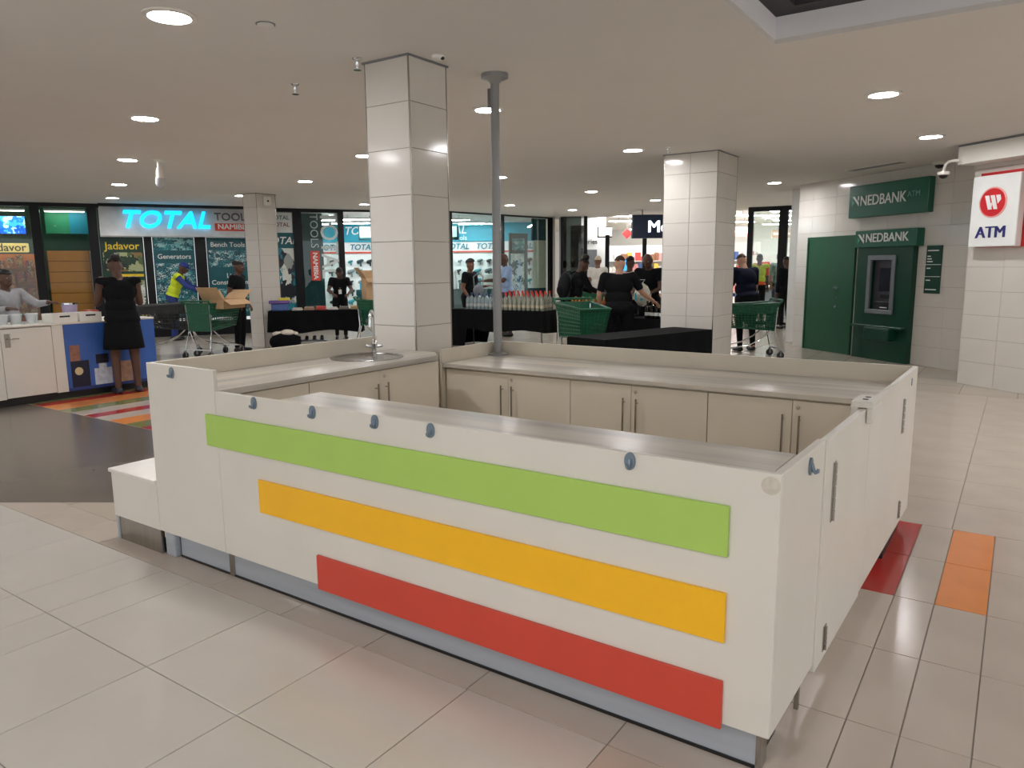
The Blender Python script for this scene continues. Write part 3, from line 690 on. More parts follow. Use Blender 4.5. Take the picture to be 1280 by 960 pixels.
B(-.31, .31, -.004, 0, 2.03, 2.52).build('white_header', M_paper, t)
text('lettering', 'TOTAL', M_pteal, t, (.02, -.008, 2.39), .14, bold=.02); text('lettering', 'TOTAL', mat('letter_maroon', (120, 50, 66), .5), t, (.02, -.008, 2.22), .14, bold=.02)
text('lettering', 'TOTAL', M_letter, t, (0, -.006, 1.83), .25, bold=.03, shear=.25)
B(-.31, .31, -.004, 0, .1, 1.65).build('picture', M_pic4, t)
# lit fascia
t = shopthing('shop_fascia', 'pale tilted shop fascia with large glowing cyan letters', 'sign', 3.73, -.33, 2.32)
Tt = Matrix.Rotation(math.radians(-16), 4, 'X')
B(-1.88, 1.88, -.03, .03, 0, .72, Tt).build('board', mat('fascia_white', (214, 214, 214), .4), t)
hx = PI / 2 - math.radians(16)
def tilt(x, z, d=-.05): v = Tt @ Vector((x, d, z)); return (v.x, v.y, v.z)
_tl = text('lettering', 'TOTAL', emis('cyan_glow', (24, 200, 255), 1.5), t, tilt(-.56, .36, -.07), .56, rot=(hx, 0, 0), extrude=.035, bold=.03, shear=.28, sx=1.06)
text('lettering', 'TOOLS', mat('letter_grey', (104, 104, 108), .5), t, tilt(.5, .47), .26, rot=(hx, 0, 0), extrude=.015, bold=.015, align='LEFT')
rb = B(.5, 1.78, -.045, -.03, .14, .32, Tt).build('red_band', M_red, t)
text('lettering', 'NAMIBIA', M_letter, rb, tilt(.56, .23), .18, rot=(hx, 0, 0), align='LEFT', bold=.02)
B(-1.88, 1.88, .0, .33, .66, .72).build('top_return', M_black, t)
# vertical lettering on the corner window
t = shopthing('window_decal', 'vertical white window lettering with a red band on the corner glass', 'lettering', 6.73, -.008, .5)
text('lettering', 'TOTAL', mat('decal_white', (206, 214, 212), .5), t, (.2, 0, 1.66), .62, rot=(PI / 2, PI / 2, 0), extrude=.001, bold=.02, sx=.86)
text('lettering', 'TOOLS', mat('decal_white2', (170, 190, 190), .5), t, (-.16, 0, 2.0), .28, rot=(PI / 2, PI / 2, 0), extrude=.001, bold=.0, sx=.95)
rb = B(-.27, -.05, -.001, .001, .76, 1.5).build('red_band', M_red, t)
text('lettering', 'NAMIBIA', M_letter, rb, (-.16, -.004, 1.13), .17, rot=(PI / 2, PI / 2, 0), extrude=.001, bold=.01)
bk2 = struct(B(5.45, 7.1, 1.6, 1.7, 0, CEIL).build('wall_corner_display', M_dteal)); bk2.location = spos(0) + (0,); bk2.rotation_euler = (0, 0, RS)
# side entrance and second glazed front
K0 = (-14.0, 11.32); G0 = (-12.26, 13.6); G1 = (-11.61, 17.79)
def seg(name, A, Bp, m, t0, z0, z1, kind=True, e0=0.0):
    L = math.hypot(Bp[0] - A[0], Bp[1] - A[1]); o = B(e0, L, -t0, t0, z0, z1).build(name, m); o.location = (A[0], A[1], 0)
    o.rotation_euler = (0, 0, math.atan2(Bp[1] - A[1], Bp[0] - A[0])); return struct(o) if kind else o
seg('trim_2', K0, G0, M_black, .05, 2.99, CEIL)
RG = math.atan2(G1[1] - G0[1], G1[0] - G0[0])
fm = MB(); fm.box(0, 4.24, -.04, .04, 3.0, CEIL).box(0, .05, -.04, .04, 0, 3.0).box(2.0, 2.07, -.04, .04, 0, 3.0).box(4.1, 4.24, -.06, .06, 0, 3.0).box(0, 4.24, -.04, .04, 0, .1)
w4 = struct(fm.build('window_4', M_black)); w4.location = (*G0, 0); w4.rotation_euler = (0, 0, RG)
B(.05, 2.0, -.005, .005, .1, 3.0).build('pane', M_glass, w4); B(2.07, 4.1, -.005, .005, .1, 3.0).build('pane', M_glass, w4)
# tool shop interior: back wall with teal band and product wall
A_, B_ = (-20.2, 14.0), (-12.7, 19.0); RA = math.atan2(B_[1] - A_[1], B_[0] - A_[0]); LA = math.hypot(B_[0] - A_[0], B_[1] - A_[1])
ws = struct(B(0, LA, 0, .1, 0, CEIL).build('wall_shop_back', M_shopwhite)); ws.location = (*A_, 0); ws.rotation_euler = (0, 0, RA)
B(0, LA, -.06, 0, 2.40, 3.0).build('teal_band', mat('teal_band_paint', (14, 152, 176), .5), ws)  # plain teal colour of the band itself
for x_ in (3.0, 5.9): text('lettering', 'TOTAL', M_letter, ws, (x_, -.075, 2.76), .36, bold=.03, shear=.25); 
text('lettering', 'Tools', M_letter, ws, (6.25, -.075, 2.51), .22, bold=.01)
B(0, LA, -.05, 0, 2.04, 2.09).build('red_line', M_red, ws)
for k in range(8): text('lettering', 'TOTAL', mat('letter_teal', (10, 110, 130), .5), ws, (.9 + 1.05 * k, -.05, 2.23), .26, bold=.03, shear=.2)
M_prod = [mat('prod_dark', (40, 62, 66), .5), mat('prod_teal', (22, 130, 140), .5), mat('prod_grey', (120, 130, 132), .5), mat('prod_black', (26, 30, 34), .5)]
rnd = random.Random(3)
for j in range(5):
    for i in range(26):
        x_ = .3 + i * .33 + rnd.uniform(-.04, .04); z_ = 1.75 - j * .33; s_ = rnd.uniform(.08, .14)
        m = MB(); m.tcap((x_ - s_ * .6, -.08, z_), (x_ + s_ * .4, -.08, z_ + s_ * .4), s_ * .5, s_ * .35, 8); m.box(x_ - s_ * .2, x_ + s_ * .15, -.11, -.03, z_ - s_ * 1.1, z_)
        m.build('hanging_tool', M_prod[(i * 3 + j * 5) % 4], ws, smooth=False)
t = thing('display_gondola', 'dark teal island shelf stacked with boxed tools inside the shop', 'shelf', (-14.6, 15.4, 0), RA)
B(-2.2, 2.2, -.3, .3, 0, .9).build('base', M_dteal, t)
for k in range(11):
    hh = .2 + .12 * ((k * 5) % 4)
    B(-2.1 + .38 * k, -1.8 + .38 * k, -.22, .22, .9, .9 + hh).build('boxed_tool', [M_tealw, M_paper, M_dteal][k % 3], t, bevel=.01)
M_tube = emis('strip_light', (238, 250, 255), TUBE)
def striplight(x, y, L, rz, z, label, grp, top=CEIL, tm=None):
    t = thing('strip_light', label, 'light', (x, y, z), rz, grp)
    B(-L / 2, L / 2, -.05, .05, -.02, .03).build('housing', M_white, t)
    B(-L / 2 + .02, L / 2 - .02, -.035, .035, -.035, -.02).build('tube', tm or M_tube, t)
    MB().cyl((-L / 3, 0, .03), (-L / 3, 0, top - z), .006, None, 6).cyl((L / 3, 0, .03), (L / 3, 0, top - z), .006, None, 6).build('hanger', M_greyp, t)
for s_, o_, L_, lb in ((-.7, .22, 2.2, 'slim added strip light above the orange packet shelves in the shop window'), (1.15, .22, .8, 'short added strip light above the orange drawer unit in the shop window')):  # two strip lights added to brighten the window displays
    p_ = spos(s_, o_); striplight(p_[0], p_[1], L_, RS, 2.9, lb, None, CEIL, emis('strip_light_added', (255, 244, 225), TUBE * .22))
for (x_, y_, L_) in ((-14.6, 13.2, 2.4), (-16.0, 14.4, 2.4), (-13.6, 14.6, 2.0), (-14.6, 16.2, 2.4), (-13.9, 17.0, 1.2), (-16.2, 12.4, 2.0), (-18.2, 13.4, 2.0)):
    striplight(x_, y_, L_, RA, 2.93, 'slim white strip light hanging inside the tool shop', 'strip lights in the tool shop')
for px_, py_, lb in ((-15.2, 13.55, 'door'), (-13.4, 14.9, 'window')):
    t = thing('hanging_screen', 'teal hanging screen with white panel inside the shop ' + lb, 'screen', (px_, py_, 2.35), RA)
    B(-.32, .32, -.1, .1, 0, .46).build('casing', M_dteal, t, bevel=.01)
    B(-.27, .27, -.112, -.10, .08, .38).build('panel', emis('mint_panel', (190, 240, 232), 1.2), t)
    MB().cyl((0, 0, .46), (0, 0, CEIL - 2.35), .012, None, 8).build('hanger', M_greyp, t)
# displays just inside the second glazed front
t = thing('shop_display', 'cream display panel with dark teal header inside the glazed front', 'panel', (-11.85, 17.3, 0), RG)
B(-.1, .42, .0, .06, .9, 2.35).build('cream_board', mat('cream_board', (214, 210, 190), .6), t)
B(-.2, .42, .0, .06, 2.35, 3.0).build('header', M_dteal, t)
B(-.1, .42, .0, .3, 0, .9).build('base', M_dteal, t)
t = thing('shop_display', 'narrow white picture panel with dark frame inside the glazed front', 'panel', (-12.1, 16.85, .55), RG)
B(-.55, .25, 0, .05, 0, 2.0).build('frame', M_dteal, t); B(-.4, .1, 0, .05, -.55, 0).build('stand', M_dteal, t)
B(-.50, .08, -.01, 0, .1, 1.4).build('picture', collage('print_white', [(230, 234, 234), (190, 206, 206), (60, 84, 88), (240, 240, 238)], 9), t)
B(-.45, .1, -.01, 0, 1.5, 1.85).build('text_block', M_pic1, t)
# ------------------------------------------------------------------ supermarket front and interior
sm = struct(B(-26, 8, 18.6, 36, 3.35, 3.4).build('ceiling_supermarket', M_white))
sb = MB(); sb.box(-26, -11.4, 18.55, 18.7, CEIL, 3.4).box(-11.4, 8, 18.55, 18.7, CEIL, 3.4); struct(sb.build('trim_3', M_ceil))
struct(B(-24, -2, 33.0, 33.2, 0, 3.4).build('wall_back', M_shopwhite))
struct(B(-3.4, -3.2, 13.5, 33, 0, 3.4).build('wall_supermarket_side', M_shopwhite))
t = struct(B(-.09, .09, -.35, .35, 0, CEIL).build('trim_4', M_black)); t.location = (-11.32, 17.95, 0); t.rotation_euler = (0, 0, .6)
t = struct(B(-.035, .035, -.05, .05, 0, CEIL).build('trim_5', mat('pale_post', (176, 166, 156), .5))); t.location = (-11.52, 17.75, 0); t.rotation_euler = (0, 0, .6)
t = struct(B(-.05, .05, -.05, .05, 0, CEIL).build('trim_6', M_black)); t.location = (-10.52, 17.95, 0); t.rotation_euler = (0, 0, .6)
w5 = struct(B(0, .55, -.005, .005, .1, CEIL).build('window_5', glassmat('dim_glass', (150, 160, 158), .12))); w5.location = (-11.1, 17.6, 0); w5.rotation_euler = (0, 0, .6)
t = thing('poster_stand', 'tall greenish poster stand behind the dim glass by the shop entrance', 'poster', (-11.15, 18.15, .2), .6)
B(0, .5, 0, .04, 0, 2.6).build('board', mat('stand_grey', (120, 120, 116), .6), t)
B(.04, .46, -.006, 0, .9, 1.7).build('picture', M_pic3, t); B(.04, .46, -.006, 0, 1.8, 2.4).build('picture', collage('print_grey', [(150, 146, 140), (90, 88, 84), (180, 176, 168)], 8), t)
# entrance door frame on the right
fd = MB(); RD = .10
fd.box(0, .14, -.05, .05, 0, CEIL - .02).box(.78, 1.0, -.06, .06, 0, CEIL - .02).box(0, 1.35, -.06, .06, 2.93, CEIL - .0).box(0, 1.35, -.05, .05, 0, .06)
d1 = struct(fd.build('door_1', M_black)); d1.location = (-5.55, 17.75, 0); d1.rotation_euler = (0, 0, RD)
B(.14, .78, -.004, .004, .06, 2.93).build('pane', M_glass, d1); B(1.0, 1.35, -.004, .004, .06, 2.93).build('pane', M_glass, d1)
# hanging sign
RF = .60
t = thing('hanging_sign', 'dark blue hanging box sign with white letters at the supermarket entrance', 'sign', (-8.23, 16.39, 2.29), RF)
B(0, 1.8, 0, .22, 0, .62).build('box', mat('sign_navy', (16, 36, 66), .4), t, bevel=.01)
text('lettering', 'Mo', emis('letter_lit', (240, 246, 255), 1.6), t, (.40, -.008, .29), .45, bold=.03, align='LEFT')
MB().cyl((.28, .11, .62), (.28, .11, CEIL - 2.29), .015, None, 8).cyl((1.5, .11, .62), (1.5, .11, CEIL - 2.29), .015, None, 8).build('hanger', M_greyp, t)
# aisle pieces
t = thing('partition', 'white partition with grey door and dark lettering inside the supermarket', 'partition', (-11.78, 20.09, 0), RF)
B(-.6, .75, 0, .1, 0, 3.3).build('panel', M_shopwhite, t)
B(.12, .46, -.02, 0, 0, 2.1).build('door', M_greyp, t)
text('lettering', 'eries', M_blackp, t, (.48, -.01, 2.36), .22, align='RIGHT', bold=.01)
for i, (x_, y_) in enumerate(((-10.18, 18.73), (-9.23, 19.38))):
    t = thing('gate_post', 'slim black post at the supermarket checkout entrance', 'post', (x_, y_, 0), RF, 'black posts at the supermarket entrance')
    B(-.06, .06, -.06, .06, 0, 2.5).build('post', M_black, t); B(-.1, .1, -.1, .1, 0, .04).build('foot_plate', M_black, t)
t = thing('light_box', 'small black-framed lit sign hanging above the checkouts', 'sign', (-10.9, 19.45, 2.46), RF)
B(0, .46, 0, .1, 0, .34).build('frame', M_black, t); B(.03, .46, -.006, 0, .04, .32).build('panel', emis('box_white', (255, 250, 240), 1.6), t)
MB().cyl((.23, .05, .34), (.23, .05, .89), .01, None, 6).build('hanger', M_greyp, t)
t = thing('diamond_sign', 'red diamond sign hanging in the supermarket', 'sign', (-10.57, 20.92, 2.45), RF)
T = Matrix(((1, 0, 0, 0), (0, 0, 1, 0), (0, 1, 0, .16), (0, 0, 0, 1)))
m = MB(); m.prism([(0, .17), (.17, 0), (0, -.17), (-.17, 0)], 0, .02, T); m.build('plate', mat('diamond_red', (214, 44, 44), .5), t)
MB().cyl((0, .01, .33), (0, .01, .9), .008, None, 6).build('hanger', M_greyp, t)
rnd = random.Random(11)
PM = [mat('pk_red', (196, 70, 60), .5), mat('pk_white', (232, 228, 222), .5), mat('pk_pink', (222, 150, 150), .5), mat('pk_blue', (70, 100, 160), .5), mat('pk_yellow', (230, 190, 80), .5), mat('pk_brown', (150, 100, 70), .5)]
def gondola(x, y, w, h, label, rz=RF):
    t = thing('aisle_shelf', label, 'shelf', (x, y, 0), rz)
    B(-w / 2, w / 2, .22, .26, 0, h).build('back', M_shopwhite, t)
    n = int(h / .4)
    for k in range(n):
        s = B(-w / 2, w / 2, -.2, .22, .1 + .4 * k, .13 + .4 * k).build('shelf_board', M_shopwhite, t)
        x_ = -w / 2 + .02; mbs = {}
        while x_ < w / 2 - .2:
            ww = rnd.uniform(.1, .22); hh = rnd.uniform(.15, .32); q = rnd.randrange(6)
            mbs.setdefault(q, MB()).box(x_, x_ + ww, -.17, .1, .13 + .4 * k, .13 + .4 * k + hh); x_ += ww + .02
        for q, mb in mbs.items():
            o = mb.build('packets', PM[q], s); o['kind'] = 'stuff'
    return t
gondola(-11.5, 24.0, 2.4, 2.3, 'white aisle shelf of mixed packets behind the light box sign')
gondola(-9.6, 25.2, 1.6, 2.2, 'white aisle shelf of mixed packets behind the two black posts')
gondola(-8.3, 26.2, 1.5, 2.4, 'white aisle shelf of packets behind the hanging navy sign')
gondola(-7.2, 25.8, 1.1, 1.9, 'white aisle shelf of packets seen past the wide column')
gondola(-6.0, 26.6, 1.3, 2.0, 'white aisle shelf of packets seen through the black door frame')
def checkout(x, y, label, rz=RF):
    t = thing('checkout_counter', label, 'counter', (x, y, 0), rz)
    B(-.35, .35, -.8, .8, 0, .85).build('body', M_greyp, t, bevel=.01); B(-.38, .38, -.85, .85, .85, .9).build('top', M_white, t, bevel=.005)
    B(-.2, .05, -.1, .25, .9, 1.2).build('till_screen', M_blackp, t, bevel=.01)
    B(.1, .2, .4, .5, .9, 1.25).build('card_reader', M_greyp, t)
checkout(-9.7, 20.2, 'grey checkout counter between the two black posts'); checkout(-8.0, 21.2, 'grey checkout counter behind the hanging navy sign'); checkout(-6.2, 22.2, 'grey checkout counter beyond the black door frame')
t = thing('promo_stand', 'blue lit promotion stand at the supermarket checkouts', 'stand', (-9.3, 18.3, 0), RF)
B(-.12, .12, -.05, .05, .3, 1.75).build('panel', emis('blue_glow', (70, 170, 250), 1.3), t); B(-.2, .2, -.15, .15, 0, .3).build('foot', M_blackp, t)
for (x_, y_, L_) in ((-10.6, 20.6, 1.6), (-8.4, 22.0, 2.2), (-11.4, 23.6, 2.2), (-6.0, 19.6, 1.5), (-6.8, 23.6, 2.2), (-5.4, 22.0, 1.6), (-9.2, 26.6, 2.4), (-6.5, 27.5, 2.2), (-11.8, 27.5, 2.4), (-7.5, 30, 2.4), (-13.5, 30, 2.4)):
    t = striplight(x_, y_, L_, RF, 3.2, 'bright white strip light in the supermarket ceiling', 'strip lights in the supermarket', 3.35, emis('strip_light_bright', (250, 250, 250), TUBE * 2.2))

def aisle_sign(x, y, z, w, h, label, m):
    t = thing('aisle_sign', label, 'sign', (x, y, z), RF)
    B(-w / 2, w / 2, 0, .04, 0, h).build('board', m, t); B(-w / 2 + .05, w / 2 - .05, -.006, 0, h * .35, h * .65).build('stripe', M_shopwhite, t)
    for q in (-.35, .35): MB().cyl((w * q, .02, h), (w * q, .02, 3.35 - z), .006, None, 6).build('hanger', M_greyp, t)
aisle_sign(-7.6, 23.4, 2.5, 1.0, .32, 'pale red board hanging over the supermarket aisle past the wide column', mat('board_rose', (206, 130, 120), .6))
aisle_sign(-5.9, 23.6, 2.42, 1.3, .26, 'rose board hanging behind the black door frame', mat('board_tan', (200, 170, 150), .6))
aisle_sign(-9.0, 22.6, 2.55, .8, .3, 'grey board hanging behind the navy hanging sign', mat('board_grey', (150, 152, 156), .6))
aisle_sign(-4.6, 21.6, 2.1, .7, .5, 'orange framed board beside the supermarket side wall', mat('board_orange', (214, 120, 70), .6))
# ------------------------------------------------------------------ perfume counter on the left
t = thing('perfume_counter', 'white promotional counter with a lever-handled door and blue perfume poster', 'counter', (-9.2, 2.2, 0))
B(-.03, .0, -2.4, -.66, .09, .925).build('side_panel', M_kiosk, t)
B(-.03, .0, -.1, .03, .09, .925).build('jamb', M_kiosk, t)
d = B(-.03, .002, -.655, -.105, .10, .915).build('door', M_kiosk, t, bevel=.003)
hp = B(.002, .008, -.62, -.56, .70, .86).build('handle_plate', M_steel, d, bevel=.002)
MB().tube([(.008, -.59, .80), (.04, -.59, .80), (.045, -.57, .80), (.045, -.48, .80)], .007, 8).build('lever', M_steel, d, smooth=True)
B(-.03, .0, .035, 1.2, .09, .925).build('poster_panel', mat('poster_blue', (56, 98, 176), .35, var=.18, scale=1.6), t)
MB().box(.0, .004, .08, .30, .12, .46).build('print_box', mat('print_navy', (20, 22, 50), .4), t)
T = Matrix(((0, 0, 1, .004), (1, 0, 0, .17), (0, 1, 0, .33), (0, 0, 0, 1)))
m = MB(); m.prism(disc(.05, 18), 0, .002, T); m.build('print_medal', mat('print_gold', (214, 196, 150), .4), t)
MB().box(.0, .004, .36, .58, .12, .34).box(.0, .004, .42, .52, .34, .40).build('print_bottle', mat('print_glass', (196, 206, 220), .3, var=.15, scale=18), t)
MB().box(.0, .004, .39, .55, .40, .52).build('print_cap', mat('print_dark', (22, 24, 44), .4), t)
MB().box(.0, .004, .66, .85, .12, .40).build('print_figure', mat('print_tan', (176, 140, 116), .5, var=.2, scale=14), t)
MB().box(.0, .004, .08, .20, .46, .66).build('print_figure', mat('print_brown', (150, 104, 84), .5, var=.25, scale=14), t)
B(.0, .006, .035, 1.2, .09, .13).build('base_strip', mat('strip_blue', (40, 60, 120), .3), t)
B(-.75, .012, -2.4, 1.2, .925, .95).build('top', M_kiosk, t, bevel=.004)
B(-.7, -.04, -2.35, 1.15, 0, .09).build('plinth', M_blackp, t)
B(-.72, -.70, -2.4, 1.2, .09, .925).build('rear_panel', M_kiosk, t)
def tray(y0, y1, label):
    t = thing('counter_tray', label, 'tray', (-9.33, (y0 + y1) / 2, .95)); h = (y1 - y0) / 2
    m = MB(); m.box(-.14, .14, -h, h, 0, .008).box(.13, .14, -h, h, .008, .11).box(-.14, -.13, -h, h, .008, .11).box(-.13, .13, -h, -h + .01, .008, .11).box(-.13, .13, h - .01, h, .008, .11); m.build('tray', M_white, t)
    B(.14, .143, -.06, .06, .065, .085).build('slot', M_blackp, t)
tray(2.12, 2.41, 'white slotted tray on the perfume counter near its door'); tray(2.44, 2.71, 'white slotted tray beside the lilac bucket on the perfume counter')
t = thing('bucket', 'small lilac bucket with silver rim on the perfume counter', 'bucket', (-9.56, 2.5, .95))
MB().lathe([(.075, 0), (.09, .2), (.094, .2), (.094, .22), (.088, .22), (.07, .01)], 20).build('pail', mat('lilac', (178, 166, 200), .4), t, smooth=True)
MB().lathe([(.095, .205), (.098, .205), (.098, .225), (.095, .225)], 20).build('rim', M_chrome, t, smooth=True)
t = thing('red_box', 'small red and white carton beside the lilac bucket', 'box', (-9.55, 2.76, .95))
B(-.06, .06, -.07, .07, 0, .12).build('carton', mat('carton_red', (190, 44, 40), .5), t, bevel=.004); B(.06, .062, -.05, .05, .04, .1).build('label', M_letter, t)
for k in range(5):
    t = thing('clear_tub', 'clear plastic tub in a row on the perfume counter', 'tub', (-9.5 - .03 * (k % 2), 1.36 + .165 * k, .95), 0, 'clear plastic tubs on the perfume counter')
    MB().lathe([(.055, 0), (.07, .11), (.067, .11), (.052, .004)], 14).build('tub', mat('frosted_plastic', (196, 202, 204), .2), t, smooth=True)
    MB().lathe([(.072, .105), (.074, .105), (.074, .12), (.0005, .122)], 14).build('lid', mat('lid_frost', (206, 210, 212), .3), t, smooth=True)
# ------------------------------------------------------------------ tables with black cloths
def table(A, Bp, depth, h, hem, label, clabel, floor_left=False):
    L = math.hypot(Bp[0] - A[0], Bp[1] - A[1]); rz = math.atan2(Bp[1] - A[1], Bp[0] - A[0])
    t = thing('trestle_table', label, 'table', (A[0], A[1], 0), rz)
    B(.01, L - .01, .01, depth - .01, h - .035, h - .006).build('tabletop', M_greyp, t)
    for x_ in (.08, L - .08):
        for y_ in (.07, depth - .07): MB().cyl((x_, y_, 0), (x_, y_, h - .035), .016, None, 8).build('leg', M_greyp, t, smooth=True)
    # draped cloth: top sheet and waving skirts
    n = max(12, int(L / .07)); nd = max(5, int(depth / .09)); vs = []; fs = []
    per = [(L * i / n, 0) for i in range(n)] + [(L, depth * i / nd) for i in range(nd)] + [(L - L * i / n, depth) for i in range(n)] + [(0, depth - depth * i / nd) for i in range(nd)]
    N = len(per); rn = random.Random(int(L * 100))
    ph = rn.uniform(0, 6)
    for lev in range(4):
        f = lev / 3.0
        for i, (x, y) in enumerate(per):
            dx, dy = x - L / 2, y - depth / 2
            o = (.012 + .03 * math.sin(i * 1.25 + ph) + .018 * math.sin(i * .53 + ph)) * f
            sx = o * (1 if dx > 0 else -1) if abs(abs(dx) - L / 2) < 1e-4 else 0
            sy = o * (1 if dy > 0 else -1) if abs(abs(dy) - depth / 2) < 1e-4 else 0
            lo = hem + .03 * math.sin(i * .31 + ph)
            if floor_left and x < L * .2: lo = .02
            vs.append((x + sx, y + sy, h - (h - lo) * f))
    for lev in range(3):
        for i in range(N):
            a, b = lev * N + i, lev * N + (i + 1) % N; fs.append((a, b, b + N, a + N))
    fs.append(tuple(range(N)))
    c = MB().add(vs, fs).build('tablecloth', M_cloth, None, smooth=True); c.location = (A[0], A[1], .001); c.rotation_euler = (0, 0, rz)
    tag(c, clabel, 'tablecloth')
    return rz
def along(A, Bp, f, d):
    L = math.hypot(Bp[0] - A[0], Bp[1] - A[1]); ex, ey = (Bp[0] - A[0]) / L, (Bp[1] - A[1]) / L
    return (A[0] + ex * L * f - ey * d, A[1] + ey * L * f + ex * d)
TL = ((-11.6, 7.1), (-10.35, 8.43)); TC = ((-8.9, 9.42), (-6.75, 9.49)); TB = ((-5.95, 8.95), (-4.85, 9.05)); TD = ((-4.75, 8.75), (-3.72, 8.42)); TN = ((-3.33, 5.35), (-2.76, 7.25))
table(*TL, .42, .75, .33, 'trestle table with flat goods in front of the shop posters', 'black cloth on the long table of flat goods by the slim column')
table(*TC, .75, .75, .35, 'trestle table of clear and red-topped bottles beyond the grey pole', 'black cloth under the clear and red-topped bottles', True)
table(*TB, .65, .75, .25, 'trestle table carrying amber bottles', 'black cloth under the amber bottles')
table(*TD, .55, .75, .25, 'trestle table of dark bottles beside the wide column', 'black cloth under the dark white-labelled bottles')
table(*TN, .62, .75, .06, 'empty trestle table just behind the kiosk', 'smooth black cloth on the empty table in front of the wide column')
# ------------------------------------------------------------------ bottles
def bottle_proto(kind):
    prof = {'clear': [(.032, 0), (.036, .01), (.036, .17), (.03, .2), (.013, .23), (.013, .27)], 'tall': [(.034, 0), (.037, .01), (.037, .15), (.032, .19), (.014, .22), (.014, .29)],
            'amber': [(.04, 0), (.044, .01), (.044, .14), (.036, .19), (.015, .215), (.015, .26)], 'dark': [(.036, 0), (.04, .01), (.04, .16), (.034, .19), (.014, .21), (.014, .27)]}[kind]
    gm = {'clear': mat('bottle_clear', (140, 156, 160), .08, var=.05), 'tall': mat('bottle_white', (150, 154, 140), .12, var=.1), 'amber': mat('bottle_amber', (158, 84, 30), .1, var=.2, scale=12), 'dark': mat('bottle_dark', (26, 22, 20), .1)}[kind]
    cmn = {'clear': mat('cap_blue', (46, 70, 110), .4), 'tall': mat('cap_red', (214, 58, 36), .4), 'amber': mat('cap_gold', (196, 160, 80), .3, metal=.6), 'dark': mat('cap_black', (16, 16, 18), .4)}[kind]
    h = prof[-1][1]
    b = MB().lathe(prof, 12).mesh('glass_' + kind, gm, smooth=True)
    c = MB().lathe([(.016, h - .035), (.016, h + .006), (.0005, h + .006)], 10).mesh('cap_' + kind, cmn, smooth=True)
    r = prof[2][0] + .001
    l = MB().lathe([(r, .05), (r, .10)], 12).mesh('paper_' + kind, {'clear': mat('paper_grey', (170, 176, 176), .6), 'tall': mat('paper_cream', (196, 186, 160), .6), 'dark': M_letter}[kind] if kind != 'amber' else mat('paper_tan', (220, 196, 150), .6), smooth=True)
    return b, c, l
BP = {k: bottle_proto(k) for k in ('clear', 'tall', 'amber', 'dark')}
BLAB = {'clear': 'clear bottle with dark cap on the table beyond the grey pole', 'tall': 'pale bottle with red cap on the table beyond the grey pole', 'amber': 'amber bottle on the table behind the green shopping trolley', 'dark': 'dark bottle with white label on the table beside the wide column'}
def bottle(kind, x, y, z, s=1.0):
    t = thing('bottle', BLAB[kind], 'bottle', (x, y, z), random.uniform(0, 6), kind + ' bottles on a black-draped table'); t.scale = (s, s, s)
    obj('body', BP[kind][0], t); obj('cap', BP[kind][1], t); obj('paper_label', BP[kind][2], t)
rnd = random.Random(5)
for k in range(8):
    for q in range(2):
        x_, y_ = along(*TC, .17 + .042 * k, .10 + .13 * q); bottle('clear', x_, y_, .752, 1.05 + .1 * ((k + q) % 2))
for k in range(10):
    for q in range(3):
        x_, y_ = along(*TC, .545 + .047 * k, .09 + .14 * q); bottle('tall', x_, y_, .752, 1.05 + .15 * q * .6)
for k in range(8):
    for q in range(2):
        x_, y_ = along(*TB, .07 + .12 * k, .10 + .15 * q); bottle('amber', x_, y_, .752, 1.0 + .12 * q)
for k in range(6):
    for q in range(2):
        x_, y_ = along(*TD, .40 + .09 * k, .08 + .13 * q); bottle('dark', x_, y_, .752, 1.0)
t = thing('display_box', 'flat white tray between the clear and red-topped bottles', 'tray', along(*TC, .506, .12) + (.752,), .03)
B(-.038, .038, -.1, .1, 0, .03).build('tray', M_white, t); B(-.03, .03, -.08, .08, .03, .12).build('stack', M_paper, t)
# flat goods on the left table
GC = [(206, 196, 186), (170, 140, 120), (190, 80, 70), (214, 210, 204), (120, 110, 104), (200, 170, 130)]
rzL = math.atan2(TL[1][1] - TL[0][1], TL[1][0] - TL[0][0])
for k in range(6):
    x_, y_ = along(*TL, .30 + .125 * k, .2 + .03 * (k % 2))
    t = thing('folded_garment', 'folded garment in the row of flat goods on the long table', 'garment', (x_, y_, .752), rzL + rnd.uniform(-.08, .08), 'folded goods on the long black table')
    mm = mat('garment_%d' % (k % 6), GC[k % 6], .85, var=.1, scale=20, bump=.2)
    B(-.105, .105, -.12, .12, 0, .025).build('lower_fold', mm, t, bevel=.01, bseg=2); B(-.095, .09, -.10, .09, .025, .05 + .012 * (k % 3)).build('upper_fold', mm, t, bevel=.012, bseg=2)
x_, y_ = along(*TL, .12, .2)
t = thing('stacked_tubs', 'blue and purple tubs with a yellow lid at the end of the long table', 'tub', (x_, y_, .752), rzL)
B(-.16, .16, -.12, .12, 0, .14).build('blue_tub', mat('tub_blue', (70, 100, 160), .4), t, bevel=.015, bseg=2); B(-.2, .2, -.14, .14, .14, .2).build('purple_rim', mat('tub_purple', (110, 80, 150), .4), t, bevel=.01)
B(-.02, .19, -.12, .12, .2, .25).build('yellow_lid', mat('tub_yellow', (214, 200, 60), .4), t, bevel=.012, bseg=2)
